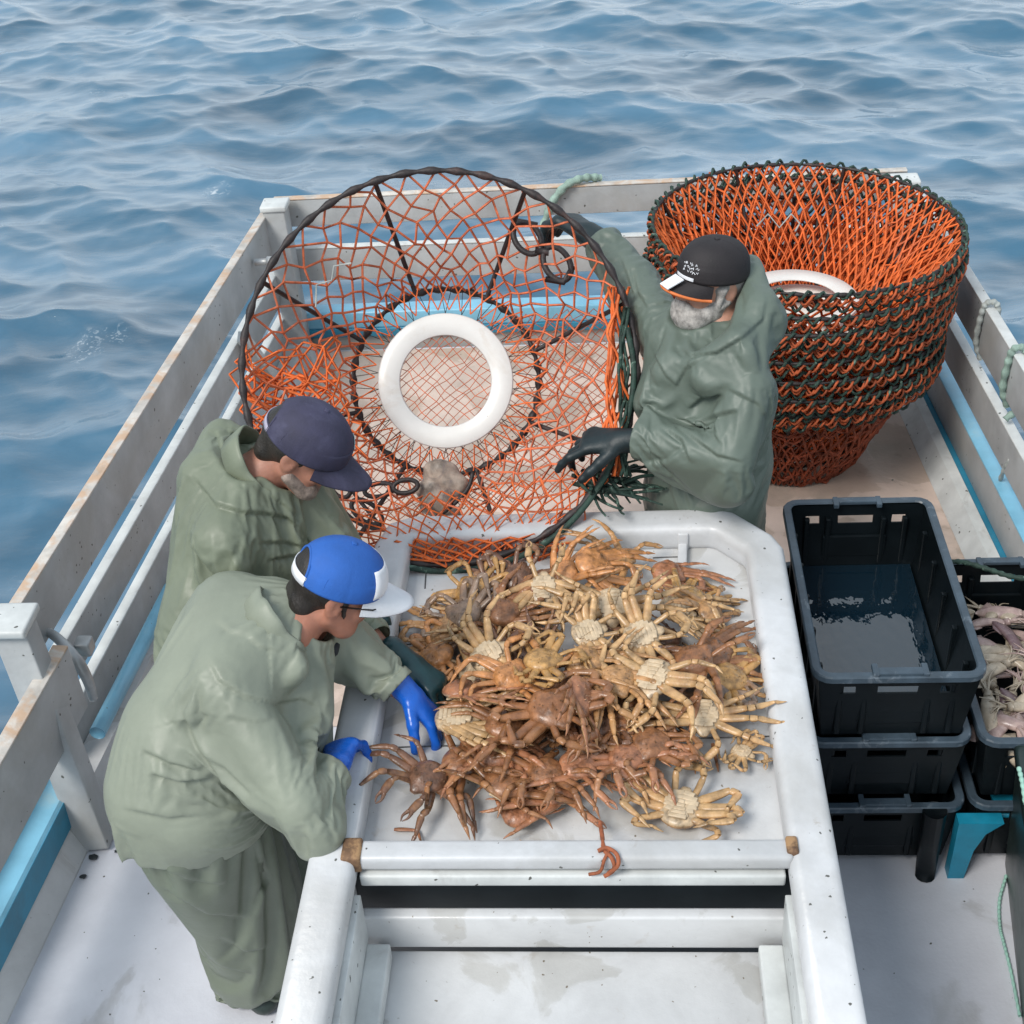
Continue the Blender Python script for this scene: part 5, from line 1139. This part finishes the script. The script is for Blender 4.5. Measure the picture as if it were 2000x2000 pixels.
def crab_kind(pose, seed):
    r = np.random.default_rng(seed); parts = []; up = 1
    if pose.startswith('b_'): pose = pose[2:]; up = -1
    V, F = carapace_vf(seed=seed); b = MB(); b.add(V, F)
    if pose != 'legbundle':
        for _ in range(14):
            a = r.uniform(0, 6.28); q = r.uniform(.3, .95); x, y = .046*q*math.cos(a), .046*q*math.sin(a); z = .021*math.sqrt(max(0, 1-q*q)); b.tube([(x, y, z-.003), (x, y, z+.004)], [.0018, .0006], 5)
    parts.append(('carapace', b, 'shell'))
    b = MB(); n = 16     # sternum plates and abdomen flap
    for k in range(6):
        y = .026-k*.0105; w_ = (.020, .027, .031, .030, .026, .018)[k]
        b.rbox((-w_*.5, y, -.0112), (w_*1.05, .0112, .006), .0016, Matrix.Rotation(R_(10-6*k), 4, 'Z')); b.rbox((w_*.5, y, -.0112), (w_*1.05, .0112, .006), .0016, Matrix.Rotation(R_(-10+6*k), 4, 'Z'))
    for k in range(5): b.rbox((0, -.032+k*.0088, -.0142), (.034-.0055*k, .0094, .005), .0024)
    parts.append(('belly', b, 'belly'))
    for s in (-1, 1):
        for k in range(4):
            base = (s*(.030-.002*abs(k-1.5)), .018-.0145*k, -.005)
            L = (.066, .018, .046, .028); sc = (1.0, 1.08, 1.02, .8)[k]; L = [l*sc for l in L]; j = lambda d: r.normal()*d
            if pose == 'spread': az = (38, 12, -14, -42)[k]+j(8); els = (13+j(5), 3, -12+j(5), -24+j(8)); azs = (0, -4, -10+j(8), -18+j(8))
            elif pose == 'wide': az = (20, 6, -8, -24)[k]+j(4); els = (12+j(4), 3, -10+j(5), -16+j(5)); azs = (0, -3, -8+j(6), -14+j(6))
            elif pose == 'folded': az = (30, 12, -6, -26)[k]+j(6); els = (12+j(5), 5, -8+j(6), -14); azs = (0, -50, -148+j(10), -140+j(8))
            elif pose == 'swept': az = (-30, -42, -54, -66)[k]*1.0+j(6); els = (10+j(8), 0, -6+j(6), -10); azs = (0, -6, -14+j(8), -18+j(8))
            elif pose == 'raised': az = (48, 24, 0, -30)[k]+j(8); els = (20+j(6), 6, -16+j(8), -36); azs = (0, 10+j(8), 20+j(12), 24)
            elif pose == 'oneside': az = (20, 4, -12, -28)[k]+(0 if s > 0 else 0)+j(5); els = (10+j(5), 4, -6+j(5), -14); azs = (0, 18, 46+j(8), 60+j(8)) if s > 0 else (0, -30, -80+j(8), -100+j(8))
            else: az = (70, 62, 54, 46)[k]+j(5); els = (6+j(6), 2, -3+j(5), -8); azs = (0, 3, 4+j(6), 8+j(6))
            P = leg_path((abs(base[0]), base[1], base[2]), az, [e*up*(.8 if up < 0 else 1) for e in els], azs, L); P = [np.array([s*p[0], p[1], p[2]]) for p in P]
            w_ = .0108*(1 if k < 3 else .75); b = limb_mesh(P, [(w_*1.08, w_*.92), (w_*.82, w_*.82), (w_*.82, w_*.52), (w_*.48, .0009)])
            parts.append(('leg', b, 'limb'))
        # claw arm
        az = {'spread': 64, 'folded': 78, 'swept': 62, 'raised': 58, 'oneside': 70}.get(pose, 80)+r.normal()*5
        azs = {'spread': (0, 20, 62), 'folded': (0, 30, 76), 'swept': (0, -10, 20), 'raised': (0, 24, 40)}.get(pose, (0, 24, 66)); els = (18, 4, -18) if pose != 'raised' else (42, 20, -12)
        P = leg_path((.018, .030, -.002), az, [e*up for e in els], azs, (.046, .018, .040)); P = [np.array([s*p[0], p[1], p[2]]) for p in P]
        b = limb_mesh(P, [(.0062, .0075), (.0072, .0075), (.0098, .0095)])
        d = nrm(P[-1]-P[-2]); sd_ = nrm(np.cross(d, (0, 0, 1)))*(-s)
        b.tube(smooth_path([P[-1]-d*.004+sd_*.004, P[-1]+d*.012+sd_*.007, P[-1]+d*.025+sd_*.001], 4), np.linspace(.0052, .001, 9), 6)
        parts.append(('claw', b, 'limb'))
        b = MB(); b.tube(smooth_path([P[-1]-d*.004-sd_*.004, P[-1]+d*.010-sd_*.006, P[-1]+d*.023-sd_*.001], 4), np.linspace(.0048, .001, 9), 6); parts.append(('pincer', b, 'limb'))
    return parts
KINDS = {}; PRO = {}
for i, (nm, ps) in enumerate((('spread', 'spread'), ('folded', 'folded'), ('swept', 'swept'), ('raised', 'raised'), ('oneside', 'oneside'), ('bundle', 'bundle'), ('spread2', 'spread'), ('raised2', 'raised'), ('folded2', 'folded'), ('swept2', 'swept'), ('b_spread', 'b_spread'), ('b_swept', 'b_swept'), ('b_folded', 'b_folded'), ('b_bundle', 'b_bundle'), ('b_oneside', 'b_oneside'), ('b_spread2', 'b_spread'), ('wide', 'wide'), ('b_wide', 'b_wide'), ('bundle2', 'bundle'))):
    KINDS[nm] = crab_kind(ps, 20+i)
TINT = {'heap_shade': (.10, .045, .028), 'brown': (.32, .135, .055), 'dark': (.19, .09, .05), 'red': (.42, .175, .085), 'tan': (.54, .285, .115), 'orange': (.60, .26, .09), 'cream': (.60, .38, .19), 'pale': (.70, .52, .32), 'grey': (.28, .19, .135), 'ochre': (.52, .29, .10)}
SITE_FL = ZF+.001
def heap(px, py):
    return .082*math.exp(-(((px-1120)/250)**2+((py-1290)/190)**2))
def crab(px, py, ang, kind, tint, label, flip=False, tx=0, ty=0, dz=0, sc=1.0, grp='snow crabs piled on the sorting table'):
    if flip and not kind.startswith('b_'): kind = {'spread': 'b_spread', 'spread2': 'b_spread2', 'swept': 'b_swept', 'swept2': 'b_swept', 'folded': 'b_folded', 'folded2': 'b_folded', 'bundle': 'b_bundle', 'oneside': 'b_oneside', 'raised': 'b_spread', 'raised2': 'b_spread2', 'wide': 'b_wide', 'bundle2': 'b_bundle'}[kind]
    z0 = SITE_FL+.026+heap(px, py)+dz; p = at(px, py, z0)
    o = bpy.data.objects.new('snow_crab', None); o.empty_display_size = .05; COL.objects.link(o)
    # ang: heading of the crab's front in the picture, degrees clockwise from up
    Mr = Matrix.Rotation(R_(tx), 4, 'X') @ Matrix.Rotation(R_(ty), 4, 'Y') @ Matrix.Rotation(R_(-ang), 4, 'Z')
    if flip: Mr = Mr @ Matrix.Rotation(math.pi, 4, 'Y')
    o.matrix_world = Matrix.Translation(p) @ Mr @ Matrix.Scale(sc*(1.03 if grp.endswith('table') else 1), 4)
    if label is None:
        tw = {'dark': 'dark brown', 'brown': 'mid brown', 'heap_shade': 'shade-darkened brown'}[tint]; zn = ('left', 'middle', 'right')[0 if px < 1030 else 1 if px < 1200 else 2]; zy = 'upper' if py < 1285 else 'lower'
        label = '%s crab mostly buried under others in the %s %s of the heap' % (tw, zy, zn)
    tag(o, label, 'crab', grp)
    if kind not in PRO:
        PRO[kind] = []
        for nm, b, m in KINDS[kind]:
            q = b.build(nm, MT[m]); q.parent = o; q.matrix_parent_inverse = Matrix(); PRO[kind].append(q); q.color = (*TINT[tint], 1)
    else:
        for q0 in PRO[kind]:
            q = q0.copy(); COL.objects.link(q); q.parent = o; q.matrix_parent_inverse = Matrix(); q.color = (*TINT[tint], 1)
    return o
# buried layer: dark tints put the shade of the heap's gaps into its colour
r = random.Random(5)
kk = [k for k in KINDS if not k.startswith('b_')]
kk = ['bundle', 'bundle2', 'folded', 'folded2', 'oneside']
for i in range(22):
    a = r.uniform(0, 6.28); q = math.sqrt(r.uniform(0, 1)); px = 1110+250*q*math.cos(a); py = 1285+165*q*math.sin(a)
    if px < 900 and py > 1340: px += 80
    crab(px, py, r.uniform(0, 360), r.choice(kk), r.choice(['dark', 'dark', 'brown', 'heap_shade', 'heap_shade']), None, r.random() < .4, r.uniform(-25, 25), r.uniform(-25, 25), dz=-.045*math.exp(-((px-1120)/260)**2)-.0, grp='snow crabs buried in the heap')
CR = [
 (1160, 1105, 90, 'bundle', 'orange', 'orange crab lying legs aligned at the very top of the heap', 0, 10, 25, .05, 1.15),
 (1098, 1122, 250, 'swept', 'orange', 'orange crab with swept legs left of the topmost crab', 0, 10, -20, .03, 1.0),
 (1205, 1095, 80, 'swept2', 'tan', 'tan crab with trailing legs at the upper right of the topmost crab', 0, 5, 10, .02, 1.0),
 (1010, 1130, 20, 'folded', 'dark', 'dark brown crab with pale specks under the rim of the held pot', 0, 20, 0, .0, 1.05),
 (1062, 1150, 0, 'swept', 'pale', 'pale belly-up crab with long cream legs hanging down, upper middle left', 1, 20, 0, .05, 1.0),
 (1196, 1185, 180, 'wide', 'orange', 'orange crab showing a star shaped cream belly in the upper middle', 1, 30, 5, .045, 1.1),
 (1305, 1120, 120, 'bundle', 'red', 'dark red crab at the upper right shoulder of the heap', 0, 0, 10, .0, 1.0),
 (1350, 1165, 30, 'bundle2', 'ochre', 'ochre crab with a fan of thin upright legs at the upper right edge', 0, -15, 20, .01, 1.05),
 (1388, 1200, 40, 'swept', 'tan', 'tan crab leaning over the upper right edge of the heap', 0, 10, 40, .0, .95),
 (1322, 1190, 100, 'bundle', 'cream', 'cream legged crab lying right of the star bellied crab', 1, 0, 15, .02, 1.0),
 (920, 1150, 330, 'folded', 'ochre', 'ochre brown crab with curled legs at the upper left corner of the heap', 0, 10, -15, .0, 1.0),
 (905, 1200, 300, 'folded2', 'grey', 'grey brown crab with an upright leg at the left of the heap', 0, 10, -15, .02, 1.1),
 (860, 1235, 280, 'bundle', 'tan', 'tan crab with bunched legs at the left edge of the heap', 0, 0, -20, .0, 1.1),
 (850, 1280, 260, 'folded2', 'orange', 'orange crab on the left edge beside the teal glove', 0, 0, -10, .0, 1.05),
 (985, 1195, 60, 'bundle2', 'brown', 'purple brown crab left of the pale hanging-leg crab', 0, 10, 0, .03, 1.0),
 (955, 1280, 60, 'oneside', 'pale', 'pale belly-up crab with a raised curved claw, left of centre', 1, 20, -10, .045, 1.05),
 (1150, 1235, 70, 'folded', 'pale', 'white bellied crab just below the star bellied crab', 1, 20, 10, .03, .95),
 (1255, 1240, 75, 'oneside', 'pale', 'white belly-up crab with bent cream legs reaching right', 1, 25, 0, .045, 1.05),
 (1060, 1290, 90, 'folded', 'ochre', 'mustard yellow crab with folded legs in the middle of the heap', 0, -10, 0, .045, 1.0),
 (1140, 1290, 120, 'bundle', 'tan', 'tan crab with dense legs right of the mustard crab', 0, 0, 0, .02, 1.0),
 (1355, 1290, 50, 'swept', 'brown', 'round pinkish brown carapace crab with legs trailing right', 0, 5, -10, .045, 1.1),
 (1395, 1275, 70, 'bundle', 'brown', 'brown crab with parallel legs right of the round carapace crab', 0, 5, 20, .02, 1.05),
 (1425, 1325, 110, 'folded', 'ochre', 'golden crab at the far right edge of the heap with a pale claw', 0, 0, 15, .01, 1.05),
 (1395, 1350, 200, 'folded', 'grey', 'grey speckled crab on the right edge below the round carapace crab', 0, 5, 0, .0, .95),
 (1275, 1325, 200, 'oneside', 'pale', 'large belly-up crab with a big white claw, right of centre', 1, 15, -15, .05, 1.15),
 (1205, 1330, 160, 'bundle2', 'tan', 'tan crab of tangled thin legs left of the big white claw', 0, 10, 0, .03, 1.0),
 (1135, 1360, 165, 'bundle', 'red', 'slim rosy crab standing on edge in the centre of the heap', 0, 0, 62, .05, 1.1),
 (1080, 1385, 150, 'folded', 'brown', 'large rough brown carapace crab at the centre of the heap', 0, 5, 0, .045, 1.3),
 (1000, 1320, 20, 'oneside', 'orange', 'orange crab with bent legs above the large rough carapace', 0, 10, 0, .04, 1.0),
 (905, 1350, 90, 'bundle', 'red', 'reddish crab with legs pointing right beside the blue glove', 0, -30, 0, .03, 1.1),
 (893, 1402, 90, 'bundle', 'cream', 'cream belly-up crab with combed legs held by the blue glove', 1, 0, 0, .035, 1.15),
 (985, 1415, 70, 'swept2', 'brown', 'brown legged crab right of the cream combed crab', 0, 0, 0, .03, 1.0),
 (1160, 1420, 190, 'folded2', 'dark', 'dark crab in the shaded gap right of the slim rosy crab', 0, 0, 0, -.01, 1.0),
 (1225, 1410, 100, 'bundle', 'brown', 'dark brown crab lying under the big white claw', 0, 0, 0, -.01, 1.0),
 (1375, 1400, 185, 'wide', 'tan', 'tan belly-up crab with legs spread wide beside the right table rim', 1, 12, 0, .02, 1.05),
 (1270, 1455, 200, 'folded', 'brown', 'brown crab with pale specks below the wide spread tan crab', 0, 0, 0, .015, 1.05),
 (1225, 1480, 170, 'raised', 'red', 'reddish brown crab at the lower right foot of the heap', 0, 0, 0, .01, 1.0),
 (1130, 1495, 130, 'swept', 'red', 'red legged crab in the lower middle of the heap', 0, 0, 0, .01, 1.0),
 (1065, 1510, 190, 'raised2', 'brown', 'round brown crab low in the middle, right of the sprawling dark crab', 0, 0, 0, .015, .95),
 (990, 1530, 30, 'raised', 'brown', 'brown crab with pale joints stretching its legs at the bottom of the heap', 0, -10, 10, .015, 1.15),
 (1085, 1545, 110, 'swept2', 'red', 'red brown crab spilling legs toward the front rail', 0, 0, 0, .0, 1.0),
 (1012, 1590, 15, 'bundle', 'red', 'rosy crab nearest the front rail with folded legs', 0, 5, 0, -.005, .8),
 (835, 1520, 215, 'raised', 'dark', 'dark sprawling crab with bent claw arm at the lower left of the heap', 0, 5, 10, .015, 1.05),
 (905, 1490, 100, 'raised', 'brown', 'brown crab with angular legs right of the sprawling dark crab', 0, 0, 0, .01, 1.1),
 (1330, 1578, 15, 'folded', 'tan', 'tan belly-up crab with folded legs lying alone at the lower right', 1, 0, 0, .0, 1.2),
 (1450, 1470, 120, 'folded2', 'grey', 'small grey legged crab against the right rim below the spread tan crab', 1, 0, 0, -.01, .6),
 (970, 1470, 10, 'swept', 'red', 'red brown crab between the cream combed crab and the round brown crab', 0, 5, 0, .02, 1.0),]
for (px, py, an, kd, tn, lb, fl_, tx, ty, dz, sc) in CR:
    crab(px, py, an, kd, tn, lb, bool(fl_), tx, ty, dz, sc)
# broken legs
def leg_scrap(pts, lb, m='limb', tint='red', r0=.006):
    P = [at(x, y, ZF+.008) for x, y in pts]; b = limb_mesh(P, [(r0, r0*.8)]*(len(P)-2)+[(r0*.7, .001)]); o = b.build('crab_scrap', MT[m]); o.color = (*TINT[tint], 1); tag(o, lb, 'crab leg'); return o
leg_scrap([(770, 1620), (815, 1622), (826, 1655)], 'loose bent reddish crab leg on the tray near the left front corner')
leg_scrap([(1392, 1452), (1400, 1490), (1403, 1508)], 'loose purple brown leg tip sticking out below the brown speckled crab', tint='brown')
leg_scrap([(1352, 1460), (1358, 1485), (1358, 1512)], 'short orange leg tip lying left of the purple brown leg tip', tint='orange', r0=.008)
leg_scrap([(1040, 1665), (1030, 1650), (1015, 1640)], 'tiny pale leg tip beside the front rail', tint='cream', r0=.003)
# ------------------------------------------------------------------ squid
MT['squid1'] = mat('pink_grey_squid', (.42, .31, .28), .25, .2, 30, stain=[(25, .5, .7, (.26, .16, .17), .6)], bump=.4, bscale=60)
MT['squid2'] = mat('beige_squid', (.50, .42, .32), .25, .2, 30, stain=[(25, .5, .7, (.30, .24, .18), .6)], bump=.4, bscale=60)
MT['squid3'] = mat('dark_purple_squid', (.17, .11, .12), .25, .2, 30, stain=[(25, .5, .7, (.35, .28, .26), .5)], bump=.4, bscale=60)
def squid_parts(seed):
    r = np.random.default_rng(seed); bend = r.uniform(-.02, .02)
    t = np.linspace(0, 1, 12); P = np.stack([bend*t**2, -.06+.12*t, .01*np.sin(t*3)], 1); b = MB(); b.tube(P, np.interp(t, [0, .1, .4, .85, 1], [.002, .012, .021, .019, .015]), 12, flat=(0, 0, 1)); V1 = b
    f = MB(); f.add([(0, -.06, 0), (.032, -.028, .004), (.02, -.008, .002), (0, 0, .004), (-.02, -.008, .002), (-.032, -.028, .004)], [(0, 1, 2, 3, 4, 5)])
    h = MB(); e = P[-1]; h.tube([e, e+(0, .018, 0)], [.012, .011], 10)
    for k in range(7):
        a = r.uniform(-.6, .6); l = r.uniform(.04, .08); q = e+(0, .018, 0); h.tube(smooth_path([q, q+(math.sin(a)*l*.5, l*.5, r.uniform(-.004, .01)), q+(math.sin(a*1.6)*l, l*.9, r.uniform(-.01, .008))], 4), np.linspace(.004, .001, 9), 5)
    return V1, f, h
SQ = {}
lab = {1: 'pinkish grey squid piled in the black crate beside the right rail', 2: 'beige squid piled in the black crate beside the right rail', 3: 'dark purple squid piled in the black crate beside the right rail'}
for i in range(66):
    k = r.choice([1, 1, 2, 2, 3]); x = r.uniform(1.01, 1.36); y = r.uniform(2.74, 3.26) if i < 55 else r.uniform(3.1, 3.38); zz = .36+.06*(i/66)+.06*max(0, 1-abs(y-2.98)/.3)
    o = bpy.data.objects.new('squid', None); o.empty_display_size = .04; COL.objects.link(o); o.location = (x, y, zz); o.rotation_euler = (r.uniform(-.35, .35), r.uniform(-.5, .5), r.uniform(0, 6.28)); s = r.uniform(.85, 1.25); o.scale = (s, s, s)
    zl = '%s %s' % ('far' if y > 3.12 else 'middle' if y > 2.92 else 'near', 'left' if x < 1.13 else 'centre' if x < 1.25 else 'right')
    tag(o, '%s squid in the %s part of the black crate beside the right rail' % ({1: 'pinkish grey', 2: 'beige', 3: 'dark purple'}[k], zl), 'squid', {1: 'pinkish squid in the crate', 2: 'beige squid in the crate', 3: 'dark squid in the crate'}[k])
    key = (k, i % 3)
    if key not in SQ:
        SQ[key] = []
        for nm, b in zip(('mantle', 'fin', 'tentacles'), squid_parts(key[1]*7+k)):
            q = b.build(nm, MT['squid%d' % k]); q.parent = o; q.matrix_parent_inverse = Matrix(); SQ[key].append(q)
            if nm == 'fin': sm = q.modifiers.new('s', 'SOLIDIFY'); sm.thickness = .003
    else:
        for q0 in SQ[key]: q = q0.copy(); COL.objects.link(q); q.parent = o; q.matrix_parent_inverse = Matrix()
# ------------------------------------------------------------------ bait bag in the held pot
b = []
for (px, py, rr) in ((860, 925, .05), (885, 950, .045), (850, 985, .045), (875, 1005, .035), (835, 960, .035)): b.append(Ell(onplane(px, py, -.3), (rr*1.1, rr*.8, rr), None, .02))
V, F = sdf_mesh(b, .007, .02); V = V+vnormals(V, F)*(fnoise(V, 40)*.006)[:, None]
MT['bait'] = mat('mixed_bait', (.40, .32, .26), .5, .4, 18, stain=[(16, .5, .6, (.16, .13, .13), .8)], bump=1, bscale=60)
o = mesh('bait_bag', V, F, MT['bait']); tag(o, 'lumpy grey and beige bait bag hanging inside the held pot below its white ring', 'bait bag')
